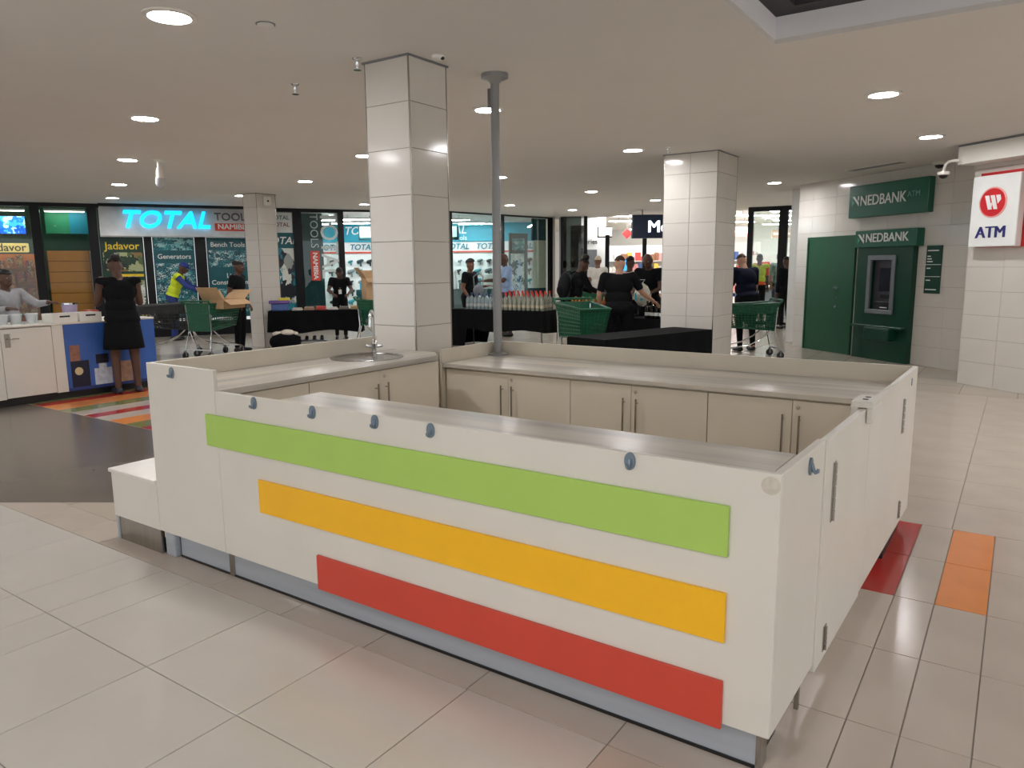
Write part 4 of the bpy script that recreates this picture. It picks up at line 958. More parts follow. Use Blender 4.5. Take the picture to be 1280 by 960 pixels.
def bag(x, y, rz, label, m, top):
    t = thing('bag', label, 'bag', (x, y, 0), rz)
    MB().ell((0, 0, .18), (.3, .2, .19), seg=16, rings=10).build('sack', m, t, smooth=True)
    cm_ = MB()
    for (a, b, c, r) in ((-.12, .02, .33, .12), (.05, -.04, .36, .13), (.15, .03, .33, .1), (-.02, .06, .34, .12)): cm_.ell((a, b, c), (r, r * .8, r * .5), seg=12, rings=8)
    cm_.build('contents', top, t, smooth=True)
    MB().tube([(-.14, 0, .34), (-.1, 0, .46), (.1, 0, .46), (.14, 0, .34)], .012, 6).build('strap', m, t, smooth=True)
x_, y_ = along(*TL, .18, -.35); bag(x_, y_, rzL, 'black bag with a pale cloth on top under the long table', M_cloth, mat('pale_cloth', (214, 204, 190), .9))
x_, y_ = along(*TL, .38, .3)
t = thing('shoe_rack', 'low grey rack of dark shoes under the long table', 'rack', (x_, y_, 0), rzL)
B(-.4, .4, -.12, .12, .12, .14).build('board', M_greyp, t)
for q in (-.36, .36): B(q - .02, q + .02, -.12, .12, 0, .12).build('support', M_greyp, t)
for q in range(5):
    sx_, sy_ = along(*TL, .38, .3); dx = -.3 + .15 * q
    t = thing('shoe', 'small dark shoe on the low rack under the long table', 'shoe', (sx_ + dx * math.cos(rzL), sy_ + dx * math.sin(rzL), .141), rzL, 'dark shoes on the low rack')
    MB().box(-.035, .035, -.11, .10, 0, .015).build('sole', M_greyp, t, bevel=.006)
    MB().ell((0, -.055, .035), (.036, .055, .026), seg=12, rings=8).ell((0, .04, .05), (.036, .06, .042), seg=12, rings=8).build('upper', M_blackp, t, smooth=True)
def carton(x, y, z, rz, sx, sy, sz, label, flaps=True):
    t = thing('cardboard_box', label, 'box', (x, y, z), rz)
    m = MB(); w = .008
    m.box(-sx, sx, -sy, sy, 0, w).box(-sx, sx, -sy, -sy + w, w, sz).box(-sx, sx, sy - w, sy, w, sz).box(-sx, -sx + w, -sy + w, sy - w, w, sz).box(sx - w, sx, -sy + w, sy - w, w, sz); m.build('carton', M_card, t)
    if flaps:
        for (cx, cy, ax, an) in ((0, -sy, 'X', 35), (0, sy, 'X', -55), (-sx, 0, 'Y', -30), (sx, 0, 'Y', 120)):
            T = Matrix.Translation((cx, cy, sz)) @ Matrix.Rotation(math.radians(an), 4, ax)
            (B(-sx, sx, -.003, .003, 0, sy * .9, T) if ax == 'X' else B(-.003, .003, -sy, sy, 0, sx * .8, T)).build('flap', M_card, t)
    else: B(-sx, sx, -sy, sy, sz - .006, sz).build('lid', M_card, t); B(-sx, sx, -.03, .03, sz, sz + .003).build('tape', mat('tape', (206, 180, 140), .4), t)
    return t
carton(-9.75, 9.0, 0, rzL, .42, .25, .36, 'closed brown carton on the floor at the end of the long table', False)
# ------------------------------------------------------------------ shopping trolleys
def trolley(x, y, rz, label, m, fm, s=1.0):
    t = thing('shopping_trolley', label, 'trolley', (x, y, 0), rz); t.scale = (s, s, s)
    # basket corners: rear y=0 (handle side), front y=.86
    c = {'rlb': (-.21, .02, .50), 'rrb': (.21, .02, .50), 'flb': (-.16, .80, .56), 'frb': (.16, .80, .56), 'rlt': (-.27, -.02, .98), 'rrt': (.27, -.02, .98), 'flt': (-.21, .90, .93), 'frt': (.21, .90, .93)}
    c = {k: Vector(v) for k, v in c.items()}
    def lattice(a, b, d, e, nu, nv, solid=0.0, name='basket_side'):
        """a-b bottom edge, d-e top edge"""
        mb = MB()
        for i in range(nu + 1):
            u = i / nu; mb.cyl(a.lerp(b, u), d.lerp(e, u), .008, None, 4, False)
        for j in range(nv + 1):
            v = j / nv; mb.cyl(a.lerp(d, v), b.lerp(e, v), .0085 if 0 < j < nv else .014, None, 4, False)
        if solid:
            p = [a.lerp(d, 1 - solid), b.lerp(e, 1 - solid), e, d]
            mb.add(p, [(0, 1, 2, 3)])
        return mb.build(name, m, t)
    lattice(c['rlb'], c['flb'], c['rlt'], c['flt'], 14, 8, .38); lattice(c['rrb'], c['frb'], c['rrt'], c['frt'], 14, 8, .38)
    lattice(c['flb'], c['frb'], c['flt'], c['frt'], 8, 8, .45, 'basket_front'); lattice(c['rlb'], c['rrb'], c['flb'], c['frb'], 8, 12, 0, 'basket_floor')
    mb = MB(); n = 6
    for i in range(n):
        a0 = c['rlb'].lerp(c['rrb'], i / n + .004); a1 = c['rlb'].lerp(c['rrb'], (i + 1) / n - .004); b0 = c['rlt'].lerp(c['rrt'], i / n + .004); b1 = c['rlt'].lerp(c['rrt'], (i + 1) / n - .004)
        o = Vector((0, .012, 0)); mb.add([a0, a1, b1, b0, a0 + o, a1 + o, b1 + o, b0 + o], [(0, 1, 2, 3), (7, 6, 5, 4), (0, 4, 5, 1), (1, 5, 6, 2), (2, 6, 7, 3), (3, 7, 4, 0)])
    for v in (0, .33, .66, 1): mb.cyl(c['rlb'].lerp(c['rlt'], v), c['rrb'].lerp(c['rrt'], v), .012, None, 6)
    mb.build('rear_flap', m, t)
    MB().tube([c['rlt'], c['flt'], c['flt'] + Vector((.03, .03, 0)), c['frt'] + Vector((-.03, .03, 0)), c['frt'], c['rrt']], .017, 8).build('rim', m, t, smooth=True)
    MB().cyl((-.29, -.07, 1.03), (.29, -.07, 1.03), .017, None, 12).build('handle', m, t, smooth=True)
    for s_ in (-1, 1):
        MB().tube([(s_ * .27, -.02, .97), (s_ * .28, -.05, 1.0), (s_ * .28, -.07, 1.03)], .022, 8).build('handle_bracket', m, t, smooth=True)
        MB().tube([(s_ * .25, -.01, .96), (s_ * .235, .02, .5), (s_ * .24, .0, .42), (s_ * .26, -.06, .2), (s_ * .27, -.08, .14)], .013, 8).build('rear_leg', fm, t, smooth=True)
        MB().tube([(s_ * .22, .10, .50), (s_ * .25, .25, .36), (s_ * .25, .45, .26), (s_ * .2, .85, .17), (s_ * .19, .9, .15)], .013, 8).build('chassis_rail', fm, t, smooth=True)
    MB().cyl((-.26, -.07, .17), (.26, -.07, .17), .012, None, 8).build('cross_bar', fm, t); MB().cyl((-.2, .86, .17), (.2, .86, .17), .012, None, 8).build('cross_bar', fm, t)
    for (x_, y_) in ((-.27, -.08), (.27, -.08), (-.19, .9), (.19, .9)):
        w = MB().cyl((x_ - .016, y_, .062), (x_ + .016, y_, .062), .062, None, 16).build('wheel', M_blackp, t, smooth=True)
        B(x_ - .022, x_ - .018, y_ - .015, y_ + .015, .05, .15).box(x_ + .018, x_ + .022, y_ - .015, y_ + .015, .05, .15).box(x_ - .022, x_ + .022, y_ - .015, y_ + .015, .14, .15).build('fork', M_greyp, w)
    return t
def rzdir(dx, dy): return math.atan2(dy, dx) - PI / 2
trolley(-11.43, 5.5, rzdir(-.3, .95), 'green shopping trolley seen from its handle end near the perfume counter', M_trol, M_chrome)
trolley(-12.05, 5.75, rzdir(-.6, -.8), 'dark grey shopping trolley beside the green one with the open carton', M_trold, M_chrome)
carton(-11.38, 6.0, .88, rzdir(-.3, .95), .22, .30, .16, 'open cardboard carton resting across the green trolley')
t = thing('shopping_bag', 'dark bag with pale lettered side hanging in the grey trolley', 'bag', (-12.3, 5.45, .60), .6)
MB().ell((0, 0, .16), (.22, .14, .17), seg=14, rings=8).build('sack', M_trold, t, smooth=True); MB().tube([(-.08, 0, .3), (-.06, 0, .42), (.06, 0, .42), (.08, 0, .3)], .01, 6).build('strap', M_blackp, t)
trolley(-5.05, 7.65, rzdir(.74, -.67), 'empty green shopping trolley standing behind the kiosk back wall', M_trol, M_chrome, 1.06)
trolley(-2.95, 10.78, rzdir(-.82, -.57), 'green shopping trolley between the wide column and the bank door', M_trol, M_chrome, .96)
trolley(-9.95, 7.95, rzdir(.75, .66), 'green shopping trolley with cardboard behind the sink column', M_trol, M_chrome)
carton(-9.7, 8.2, .97, rzdir(.75, .66) + .3, .2, .26, .42, 'tall open carton standing in the trolley behind the sink column')
trolley(-7.75, 12.7, rzdir(.8, .5), 'far green shopping trolley behind the backpack wearer', M_trol, M_chrome)
# ------------------------------------------------------------------ people
SKIN = [mat('skin_deep', (84, 56, 42), .55, var=.06), mat('skin_brown', (118, 80, 60), .55, var=.06), mat('skin_light', (190, 146, 122), .55, var=.05)]
M_hair = mat('hair_black', (18, 15, 14), .6, var=.2, scale=60, bump=.4); M_hairb = mat('hair_brown', (58, 38, 28), .6, var=.2, scale=60, bump=.4)
M_eye = mat('eye_white', (160, 150, 142), .5); M_pupil = mat('eye_dark', (20, 14, 12), .2); M_lip = mat('lip', (110, 56, 50), .5)
M_shoe = mat('shoe_black', (22, 22, 24), .5)
VN = lambda x, y, z: Vector((x, y, z)).normalized()
PEOPLE = []
def person(label, loc, face, h, outfit, skin=0, lean=0, armL=None, armR=None, head=(0, 0), girth=1.0, hair='short', step=0.0, hairm=None, group=None):
    """local frame: +Y is forward, +X the person's right; arms = (upper dir, fore dir)"""
    s = h / 1.70; J = {}
    Rl = Matrix.Rotation(-math.radians(lean), 3, 'X')
    P = Vector((0, 0, .95))
    J['neck'] = P + Rl @ Vector((0, -.005, .49)); J['waist'] = P + Rl @ Vector((0, 0, .12)); J['chest'] = P + Rl @ Vector((0, .005, .32))
    Rh = Matrix.Rotation(-math.radians(lean * .45), 3, 'X') @ Matrix.Rotation(math.radians(head[0]), 3, 'Z') @ Matrix.Rotation(-math.radians(head[1]), 3, 'X')
    HC = J['neck'] + Rh @ Vector((0, .025, .155))
    g = girth
    raw = MB(); bones = []
    def bone(tagname, a, b, r0, r1):
        a, b = Vector(a), Vector(b); raw.tcap(a, b, r0, r1, 12); bones.append((tagname, a, b, r0, r1))
    def ellb(tagname, c, r, R, top=None):
        raw.ell(c, r, R, 16, 10); bones.append((tagname, Vector(c) - R @ Vector((r[0] * .4, 0, 0)), Vector(c) + R @ Vector((r[0] * .4, 0, 0)), min(r[1], r[2]), min(r[1], r[2])))
    I3 = Matrix.Identity(3)
    ellb('pelvis', (0, -.01, .93), (.165 * g, .12 * g, .12), I3)
    ellb('torso', J['waist'] + Vector((0, .01 * (g - 1) * 10, 0)), (.145 * g, .108 * g * (1 + .3 * (g - 1)), .15), Rl)
    ellb('torso', J['chest'], (.165 * (1 + (g - 1) * .7), .115 * (1 + (g - 1) * .7), .17), Rl)
    sh = {}
    for sd, sx in (('L', -1), ('R', 1)):
        sh[sd] = P + Rl @ Vector((sx * .175 * (1 + (g - 1) * .5), -.005, .44))
        bone('torso', J['chest'] + Rl @ Vector((sx * .06, 0, .08)), sh[sd], .085, .062)
        u, f = (armL if sd == 'L' else armR) or (VN(sx * .12, .02, -1), VN(sx * .03, .18, -1))
        u, f = Vector(u).normalized(), Vector(f).normalized()
        el = sh[sd] + u * .285; wr = el + f * .245
        bone('uarm' + sd, sh[sd], el, .055 * (1 + (g - 1) * .6), .042); bone('farm' + sd, el, wr, .041, .028)
        J['wr' + sd] = wr; J['fd' + sd] = f
    bone('neck', J['neck'] - Rl @ Vector((0, 0, .05)), J['neck'] + Rh @ Vector((0, .01, .07)), .062, .052)
    raw.ell(HC, (.076, .095, .112), Rh, 18, 14); raw.ell(HC + Rh @ Vector((0, .035, -.06)), (.056, .058, .058), Rh, 14, 10)
    bones.append(('head', HC - Rh @ Vector((0, 0, .05)), HC + Rh @ Vector((0, 0, .04)), .07, .08))
    raw.tcap(HC + Rh @ Vector((0, .088, .01)), HC + Rh @ Vector((0, .108, -.026)), .010, .016, 8)
    for sx in (-1, 1): raw.ell(HC + Rh @ Vector((sx * .077, -.005, -.008)), (.012, .022, .032), Rh, 8, 8)
    for sd, sx in (('L', -1), ('R', 1)):
        fwd = step * sx
        hip = Vector((sx * .088 * g, 0, .90)); kn = Vector((sx * .098 * g, .02 + fwd * .5, .49)); an = Vector((sx * .10 * g, -.02 + fwd, .085))
        bone('thigh' + sd, hip, kn, .088 * g, .06); bone('shin' + sd, kn, an, .058, .038)
        bone('foot' + sd, an + Vector((0, -.03, -.045)), an + Vector((sx * .02, .15, -.05)), .036, .030)
    me = bpy.data.meshes.new('body_raw'); me.from_pydata(raw.v, [], raw.f)
    o = bpy.data.objects.new('body_raw', me); COL.objects.link(o)
    md = o.modifiers.new('r', 'REMESH'); md.mode = 'VOXEL'; md.voxel_size = .0125; md.use_smooth_shade = True
    sm_ = o.modifiers.new('s', 'SMOOTH'); sm_.factor = .5; sm_.iterations = 4
    PEOPLE.append(dict(raw=o, bones=bones, J=J, HC=HC, Rh=Rh, Rl=Rl, P=P, label=label, loc=loc, face=face, s=s, outfit=outfit, skin=skin, hair=hair, hairm=hairm or M_hair, g=g, group=group))
def hand_mesh(mb, w, f, sx):
    """palm and five curled fingers continuing the forearm direction f"""
    f = f.normalized(); side = f.cross(Vector((0, 0, 1)))
    side = Vector((1, 0, 0)) if side.length < .2 else side.normalized()
    nrm = side.cross(f).normalized()
    if nrm.z > 0 and abs(f.z) < .9: nrm = -nrm
    R = Matrix((side, f, nrm)).transposed()
    mb.ell(w + f * .05, (.040, .055, .017), R, 10, 8)
    for i, (o, L) in enumerate(((-.030, .070), (-.010, .080), (.010, .076), (.029, .062))):
        a = w + f * .088 + side * o; d1 = (f + nrm * .25 + side * o * 4).normalized(); b = a + d1 * L * .5; d2 = (f + nrm * .9 + side * o * 4).normalized()
        mb.tcap(a, b, .0085, .008, 6); mb.tcap(b, b + d2 * L * .45, .008, .0068, 6)
    a = w + f * .035 - side * .034 * sx; b = a + (f * .5 - side * sx * .75 + nrm * .25).normalized() * .04
    mb.tcap(a, b, .012, .0095, 6); mb.tcap(b, b + (f * .9 - side * sx * .25 + nrm * .3).normalized() * .032, .0095, .008, 6)
def finish_people():
    dg = bpy.context.evaluated_depsgraph_get()
    for p in PEOPLE:
        ev = p['raw'].evaluated_get(dg); em = ev.to_mesh()
        n = len(em.vertices); co = np.empty(n * 3); em.vertices.foreach_get('co', co); co = co.reshape(-1, 3)
        no = np.empty(n * 3); em.vertices.foreach_get('normal', no); no = no.reshape(-1, 3)
        polys = [tuple(q.vertices) for q in em.polygons]; ev.to_mesh_clear()
        t = thing('person', p['label'], 'person', p['loc'], rzdir(*p['face']), p['group']); t.scale = (p['s'],) * 3
        J = p['J']; b = MB(); b.v = [tuple(v) for v in co]; b.f = list(polys)
        for sd, sx in (('L', -1), ('R', 1)): hand_mesh(b, J['wr' + sd] - J['fd' + sd] * .012, J['fd' + sd], sx)
        me = bpy.data.meshes.new('body'); me.from_pydata(b.v, [], b.f); me.materials.append(SKIN[p['skin']])
        me.polygons.foreach_set('use_smooth', [True] * len(me.polygons)); body = obj('body', me, t)
        # nearest bone of every body face
        cen = np.array([co[list(q)].mean(0) for q in polys]); best = np.full(len(cen), 1e9); idx = np.zeros(len(cen), int); par = np.zeros(len(cen))
        for k, (tg, a, c, r0, r1) in enumerate(p['bones']):
            a_, d_ = np.array(a), np.array(c) - np.array(a); tt = np.clip(((cen - a_) @ d_) / (d_ @ d_ + 1e-9), 0, 1)
            ds = np.linalg.norm(cen - a_ - tt[:, None] * d_, axis=1) - (r0 + (r1 - r0) * tt)
            mk = ds < best; best[mk] = ds[mk]; idx[mk] = k; par[mk] = tt[mk]
        tags = [q[0] for q in p['bones']]
        up = np.array(p['Rl'] @ Vector((0, 0, 1))); hgt = (cen - np.array(p['P'])) @ up      # height along the torso
        for gname, spec, side in [(('shoe', v, sd) if k == 'shoes' else (k, v, None)) for k, v in p['outfit'].items() for sd in (('L', 'R') if k == 'shoes' else (None,))]:
            m, cover, off = spec[:3]; keep = []
            for i in range(len(polys)):
                tg = tags[idx[i]]
                if side and tg != 'foot' + side: continue
                base = tg[:-1] if tg[-1] in 'LR' else tg
                if base in cover:
                    lo, hi = cover[base]
                    v = par[i] if base not in ('torso', 'pelvis', 'neck') else hgt[i]
                    if lo <= v <= hi: keep.append(i)
            if not keep: continue
            vi = sorted({v for i in keep for v in polys[i]}); mp = {v: k for k, v in enumerate(vi)}
            vv = co[vi] + no[vi] * off
            g = bpy.data.meshes.new(gname); g.from_pydata([tuple(v) for v in vv], [], [tuple(mp[v] for v in polys[i]) for i in keep]); g.materials.append(m)
            g.polygons.foreach_set('use_smooth', [True] * len(g.polygons)); go = obj(gname, g, t)
            sd = go.modifiers.new('thick', 'SOLIDIFY'); sd.thickness = .006; sd.offset = -1
            if len(spec) > 3:    # flared skirt: (top z, hem z, hem radius)
                zt, zb, rr = spec[3]
                pr = []; N = 28
                for k in range(7):
                    f = k / 6; pr.append((.150 * p['g'] + (rr - .150 * p['g']) * (f ** .8), zt + (zb - zt) * f))
                mb = MB().lathe(pr, N, sx=1.0, sy=.78)
                mb.v = [(v[0] * (1 + .05 * math.sin(9 * math.atan2(v[1], v[0])) * (zt - v[2])), v[1] * (1 + .05 * math.cos(7 * math.atan2(v[1], v[0])) * (zt - v[2])), v[2]) for v in mb.v]
                mb.f = [q for q in mb.f if len(q) == 4]
                so = mb.build('skirt', m, t, smooth=True); sd = so.modifiers.new('thick', 'SOLIDIFY'); sd.thickness = .006
        HC, Rh = p['HC'], p['Rh']
        def hp(x, y, z): return HC + Rh @ Vector((x, y, z))
        for sx in (-1, 1):
            e = MB().ell(hp(sx * .032, .083, .008), (.013, .011, .009), Rh, 10, 8).build('eye', M_eye, t, smooth=True)
            MB().ell(hp(sx * .032, .0925, .008), (.0055, .004, .0055), Rh, 8, 6).build('pupil', M_pupil, e, smooth=True)
        MB().ell(hp(0, .092, -.058), (.024, .008, .008), Rh, 10, 6).build('mouth', M_lip, t, smooth=True)
        st = p['hair']
        if st != 'bald':
            hb = MB().ell((0, 0, 0), (.085, .104, .121), None, 24, 18)
            low = -.06 if st in ('bun', 'short', 'cap') else -.10
            def inside(v): return (v[2] > .052 - .2 * max(0, -v[1] + .06)) and not (v[1] > .055 and v[2] < .055) and v[2] > low
            fk = [q for q in hb.f if all(inside(hb.v[i]) for i in q)]
            amp = .006 if st != 'afro' else .012
            def disp(v):
                d = Vector(v).normalized(); k = 1 + amp * 8 * (.5 + .5 * math.sin(v[0] * 140) * math.sin(v[1] * 130 + v[2] * 90)); return d * (Vector(v).length * k + (.02 if st == 'afro' else 0))
            hh = MB(); hh.v = [tuple(HC + Rh @ (disp(v))) for v in hb.v]; hh.f = fk
            ho = hh.build('hair', p['hairm'], t, smooth=True); sd = ho.modifiers.new('thick', 'SOLIDIFY'); sd.thickness = .014; sd.offset = -1
            if st == 'bun': MB().ell(hp(0, -.09, .075), (.055, .05, .05), Rh, 14, 10).build('bun', p['hairm'], t, smooth=True)
            if st == 'topknot': MB().ell(hp(0, -.02, .14), (.06, .065, .06), Rh, 14, 10).build('bun', p['hairm'], t, smooth=True)
        p['t'] = t
        rm = p['raw']; rmm = rm.data; bpy.data.objects.remove(rm); bpy.data.meshes.remove(rmm)
def capmesh(p, m):
    HC, Rh, t = p['HC'], p['Rh'], p['t']
    hb = MB().ell((0, 0, .0), (.092, .110, .130), None, 24, 16); fk = [q for q in hb.f if all(hb.v[i][2] > .02 for i in q)]
    mb = MB(); mb.v = [tuple(HC + Rh @ Vector(v)) for v in hb.v]; mb.f = fk
    o = mb.build('cap', m, t, smooth=True); sd = o.modifiers.new('t', 'SOLIDIFY'); sd.thickness = .004
    T = Matrix.Translation(HC + Rh @ Vector((0, .10, .045))) @ Rh.to_4x4()
    MB().prism([(-.075, 0), (.075, 0), (.06, .05), (.03, .07), (-.03, .07), (-.06, .05)], -.003, .003, T).build('peak', m, o)
A1 = (0, 1)
def tee(m, sl=.62): return (m, {'torso': (-.9, .9), 'pelvis': (-.02, .9), 'uarm': (0, sl), 'neck': (0, .47)}, .010)
def longs(m): return (m, {'torso': (-.9, .9), 'pelvis': (-.02, .9), 'uarm': A1, 'farm': (0, .95), 'neck': (0, .46)}, .011)
def pants(m): return (m, {'pelvis': (-9, .04), 'thigh': A1, 'shin': (0, .97)}, .007)
def shoes(m=None): return (m or M_shoe, {'foot': A1}, .006)
def vest(m): return (m, {'torso': (-.9, .9), 'pelvis': (.0, .9)}, .018)
c_black = mat('fabric_black', (15, 16, 19), .9, spec=.2, var=.12, scale=25, bump=.1); c_navy = mat('fabric_navy', (20, 25, 42), .9, spec=.2, var=.1, scale=25)
c_grey = mat('fabric_grey', (156, 156, 160), .85, var=.06, scale=20, bump=.1); c_white = mat('fabric_white', (206, 202, 192), .85, var=.04); c_blue = mat('fabric_pale_blue', (150, 176, 212), .85, var=.06)
c_hiv = mat('fabric_hi_vis', (196, 214, 40), .8, var=.06); c_hio = mat('fabric_orange', (230, 90, 40), .8, var=.06); c_royal = mat('fabric_blue', (38, 54, 120), .85, var=.1)
c_jean = mat('fabric_jean', (50, 58, 78), .85, var=.1, scale=30); c_sage = mat('fabric_sage', (96, 116, 108), .85); c_pink = mat('fabric_blush', (214, 190, 180), .85)
FX, FY = -.566, .824          # away from the kiosk front, roughly towards the shops
RX, RY = .824, .566
def dirn(a, r): return (FX * a + RX * r, FY * a + RY * r)
# 1 behind the perfume counter
person('person in grey long-sleeved top reaching out behind the perfume counter', (-10.15, 1.98, 0), dirn(-.35, .9), 1.60, {'top': longs(c_grey), 'trousers': pants(c_black), 'shoes': shoes()}, 0, 8,
       armL=(VN(-.25, .75, -.5), VN(.05, 1, .1)), armR=(VN(.25, .6, -.75), VN(0, 1, .12)), girth=1.22, hair='bun')
# 2 black dress
person('person in a sleeveless black dress standing at the perfume counter', (-9.0, 2.87, 0), dirn(.75, -.65), 1.77, {'dress': (c_black, {'torso': (-.9, .475), 'pelvis': (-9, 9), 'uarm': (0, .02)}, .016, (1.04, .56, .235)), 'shoes': shoes(mat('sandal', (40, 44, 60), .5))}, 0, 4,
       armL=(VN(-.2, .25, -1), VN(.25, .9, .25)), armR=(VN(.2, .2, -1), VN(-.2, .95, .15)), hair='bun', head=(0, 22), girth=1.13)
# 3 hi-vis
person('person in yellow high-visibility vest and blue cap bending by the teal posters', (-15.1, 7.25, 0), dirn(.2, .9), 1.78, {'overall': longs(c_royal), 'trousers': pants(c_royal), 'shoes': shoes(), 'vest': vest(c_hiv)}, 0, 22,
       armL=(VN(-.2, .7, -.8), VN(0, .9, -.4)), armR=(VN(.2, .7, -.8), VN(0, .9, -.4)), head=(0, 15))
# 4
person('person in dark short-sleeved top in profile behind the open carton', (-11.82, 6.6, 0), dirn(-.1, 1), 1.72, {'top': tee(c_black), 'trousers': pants(c_black), 'shoes': shoes()}, 0, 3,
       armL=(VN(-.15, -.1, -1), VN(0, .45, -.8)), armR=(VN(.2, -.25, -1), VN(-.1, .55, -.7)), girth=1.1, hair='bun', head=(0, 5))
# 5
person('person in black top with lanyard sorting goods behind the long table', (-12.0, 9.35, 0), dirn(-.9, .25), 1.62, {'top': tee(c_black), 'trousers': pants(c_black), 'shoes': shoes()}, 0, 14,
       armL=(VN(-.3, .5, -.8), VN(.35, .8, -.3)), armR=(VN(.3, .5, -.8), VN(-.35, .8, -.3)), hair='short', head=(0, 22))
# 6
person('person bent over the trolley carton behind the sink column', (-10.75, 9.62, 0), dirn(-.5, -.8), 1.62, {'top': longs(c_navy), 'trousers': pants(c_black), 'shoes': shoes()}, 1, 26,
       armL=(VN(-.1, .6, -.8), VN(0, .8, -.6)), armR=(VN(.1, .6, -.8), VN(0, .8, -.6)), hair='short', head=(0, 20))
# 7
person('person in black top and apron beside the clear bottles', (-9.28, 10.55, 0), dirn(-.35, .8), 1.72, {'top': tee(c_black), 'trousers': pants(c_black), 'shoes': shoes(), 'apron': (mat('apron', (20, 20, 25), .9, spec=.2), {'torso': (-.9, .3), 'pelvis': (-9, 9), 'thigh': (0, .7)}, .016)}, 1, 2,
       armL=(VN(-.25, .1, -1), VN(.0, .7, .1)), armR=(VN(.25, -.1, -1), VN(.1, .5, -.6)), girth=1.34, hair='afro', head=(-25, 0))
# 8
person('person in pale blue shirt gesturing beyond the grey pole', (-9.1, 11.7, 0), dirn(-.4, -.9), 1.86, {'shirt': tee(c_blue, .8), 'trousers': pants(c_jean), 'shoes': shoes()}, 0, 4,
       armL=(VN(-.15, .5, -.8), VN(.1, 1, .12)), armR=(VN(.15, .5, -.8), VN(-.1, 1, .0)), hair='bald', girth=1.1)
# 9
person('person in dark jacket with a black backpack looking down at bottles', (-6.28, 9.85, 0), dirn(.35, .95), 1.74, {'jacket': longs(c_black), 'trousers': pants(c_black), 'shoes': shoes()}, 0, 9,
       armL=(VN(-.1, .5, -.85), VN(0, .9, -.3)), armR=(VN(.1, .5, -.85), VN(0, .9, -.35)), hair='topknot', head=(0, 24))
# 10
person('person in white T-shirt and cream cap walking towards the supermarket', (-8.35, 14.65, 0), dirn(1, .25), 1.80, {'top': tee(c_white), 'trousers': pants(c_jean), 'shoes': shoes()}, 1, 2, step=.12, hair='short')
# 11
person('broad person in black T-shirt seen from behind leaning to the bottle tables', (-4.5, 8.05, 0), dirn(.95, .1), 1.73, {'top': tee(c_black, .75), 'trousers': pants(c_black), 'shoes': shoes()}, 2, 8,
       armL=(VN(-.3, .15, -1), VN(.1, .5, -.8)), armR=(VN(.55, .25, -.9), VN(.75, .45, -.55)), girth=1.38, hair='short', hairm=M_hairb, head=(-20, 8))
# 12
person('person in blush top half hidden behind the broad person in black', (-5.5, 10.5, 0), dirn(.8, .5), 1.74, {'top': tee(c_pink), 'trousers': pants(c_black), 'shoes': shoes()}, 0, 2, hair='short')
# 13
person('bald person in black polo holding a white bag across the bottle table', (-4.86, 10.0, 0), dirn(-.85, -.45), 1.80, {'top': tee(c_black), 'trousers': pants(c_black), 'shoes': shoes()}, 0, 8,
       armL=(VN(-.15, .35, -.9), VN(.25, .85, -.2)), armR=(VN(.15, .3, -.9), VN(-.25, .9, -.2)), hair='bald', head=(0, 18), girth=1.1)
# 14
person('person in navy T-shirt leaning over the trolley by the wide column', (-3.6, 11.5, 0), dirn(.75, -.25), 1.80, {'top': tee(c_navy, .85), 'trousers': pants(c_black), 'shoes': shoes()}, 2, 14,
       armL=(VN(-.2, .1, -1), VN(0, .3, -1)), armR=(VN(.3, .25, -1), VN(.05, .15, -1)), girth=1.3, hair='short', hairm=M_hairb, head=(0, 20))
# 15, 16, 17
person('person in yellow and orange safety vest inside the supermarket doors', (-5.5, 18.75, 0), dirn(.9, .3), 1.84, {'trousers': pants(c_black), 'shoes': shoes(), 'top': tee(c_hio, .8), 'vest': (c_hiv, {'torso': (-.9, .9)}, .018)}, 0, 2, hair='short')
person('person in sage top facing out inside the supermarket doors', (-5.3, 20.0, 0), dirn(-1, .1), 1.88, {'top': tee(c_sage, .9), 'trousers': pants(c_jean), 'shoes': shoes()}, 1, 0, hair='short')
person('person in dark clothes standing against the black door frame', (-4.22, 16.6, 0), dirn(.9, -.3), 1.74, {'top': longs(c_black), 'trousers': pants(c_black), 'shoes': shoes()}, 0, 0, hair='short')
finish_people()
capmesh(PEOPLE[2], c_royal); capmesh(PEOPLE[9], mat('cap_cream', (206, 190, 166), .8))
# lanyard, backpack, bag, phone
p = PEOPLE[4]; t = p['t']
MB().tube([(-.07, .02, 1.43), (-.05, .17, 1.33), (0, .20, 1.16), (.05, .17, 1.33), (.07, .02, 1.43)], .006, 6).build('lanyard', mat('lanyard', (190, 150, 60), .6), t)
B(-.035, .035, .20, .206, 1.06, 1.16).build('badge', M_letter, t)
p = PEOPLE[8]
_a = math.atan2(p['face'][1], p['face'][0])
t = thing('backpack', 'black backpack worn on the dark jacket', 'backpack', (-6.28 - .20 * math.cos(_a), 9.85 - .20 * math.sin(_a), 1.02), rzdir(*p['face']))
MB().ell((0, -.02, .2), (.17, .11, .25), Matrix.Rotation(-.15, 3, 'X'), 18, 12).build('pack', mat('pack_fabric', (20, 23, 25), .8, spec=.2, var=.15, scale=30), t, smooth=True)
MB().ell((0, -.1, .12), (.12, .05, .1), None, 14, 8).build('pocket', c_black, t, smooth=True)
for sx in (-1, 1): MB().tube([(sx * .1, .03, .42), (sx * .12, .14, .46), (sx * .12, .26, .40), (sx * .13, .28, .2), (sx * .14, .1, .05)], .014, 6).build('strap', c_black, t, smooth=True)
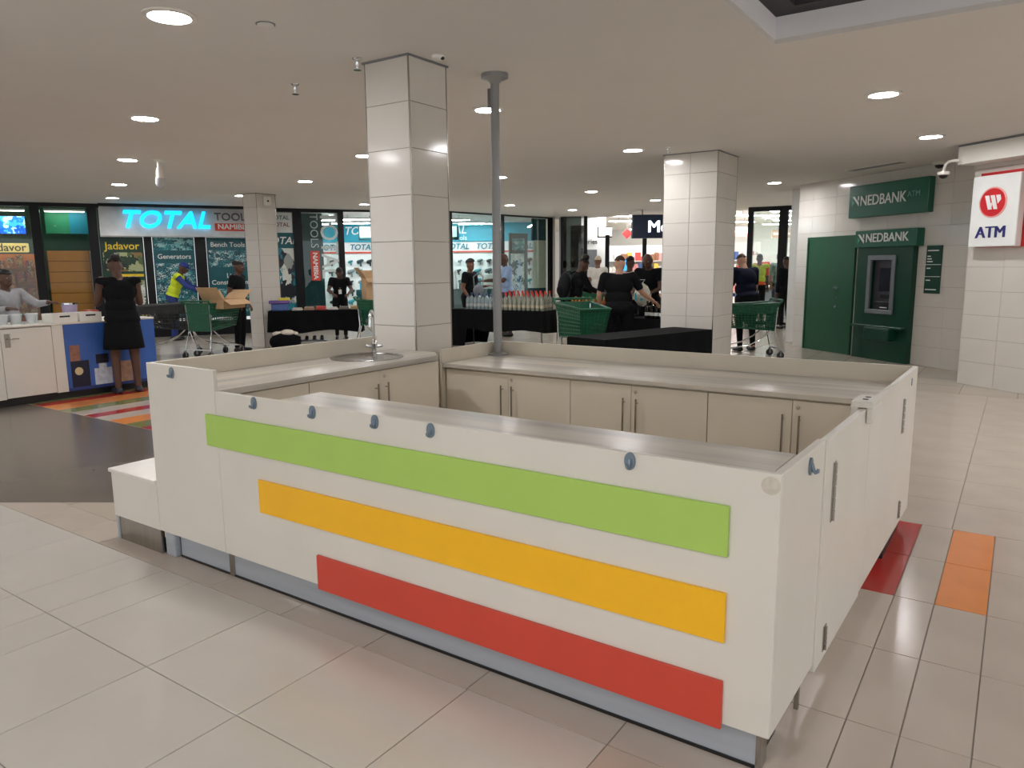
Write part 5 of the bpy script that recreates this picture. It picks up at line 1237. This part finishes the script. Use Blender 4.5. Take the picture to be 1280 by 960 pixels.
p = PEOPLE[12]; _a = math.atan2(p['face'][1], p['face'][0])
t = thing('carrier_bag', 'white carrier bag held by the bald person in black', 'bag', (-4.86 + .48 * math.cos(_a), 10.0 + .48 * math.sin(_a), .90), _a)
MB().tube([(0, 0, 0), (.0, .02, .08), (.02, .03, .2), (0, .02, .32), (0, 0, .38)], [.05, .13, .15, .09, .03], 12).build('sack', mat('bag_white', (212, 208, 194), .5, var=.08, scale=12, bump=.3), t, smooth=True)
MB().tube([(0, .0, .36), (0, .06, .44), (0, -.06, .44), (0, 0, .36)], .008, 6).build('handle', M_paper, t)
for sx in (-.05, .05): MB().box(.14, .145, sx - .02, sx + .02, .1, .22).build('print_mark', M_tealw, t)
t = thing('satchel', 'grey strap bag hanging at the side of the apron wearer', 'bag', (-9.0, 10.5, .95), .6)
MB().ell((0, 0, .12), (.12, .06, .14), None, 14, 8).build('pouch', mat('satchel_grey', (120, 126, 134), .6), t, smooth=True); MB().tube([(-.09, 0, .2), (-.1, 0, .42), (.0, 0, .5), (.1, 0, .42), (.09, 0, .2)], .012, 6).build('strap', mat('satchel_grey', (120, 126, 134), .6), t)
# ------------------------------------------------------------------ lettering to real meshes
def letters_to_mesh():
    fonts = [o for o in COL.objects if o.type == 'FONT']
    dg = bpy.context.evaluated_depsgraph_get()
    made = []
    for o in fonts:
        me = bpy.data.meshes.new_from_object(o.evaluated_get(dg)); made.append((o, me))
    for o, me in made:
        sm = o.get('smear', 0); par, loc, rot, sc = o.parent, o.location.copy(), o.rotation_euler.copy(), o.scale.copy()
        bpy.data.objects.remove(o)
        if sm:
            bm = bmesh.new(); bm.from_mesh(me); base = list(bm.verts) + list(bm.edges) + list(bm.faces)
            for k in (-1, 1):
                d = bmesh.ops.duplicate(bm, geom=base); bmesh.ops.translate(bm, vec=(k * sm, 0, .0004 * k), verts=[v for v in d['geom'] if isinstance(v, bmesh.types.BMVert)])
            bm.to_mesh(me); bm.free()
        n = obj('lettering', me, par); n.location = loc; n.rotation_euler = rot; n.scale = sc
letters_to_mesh()
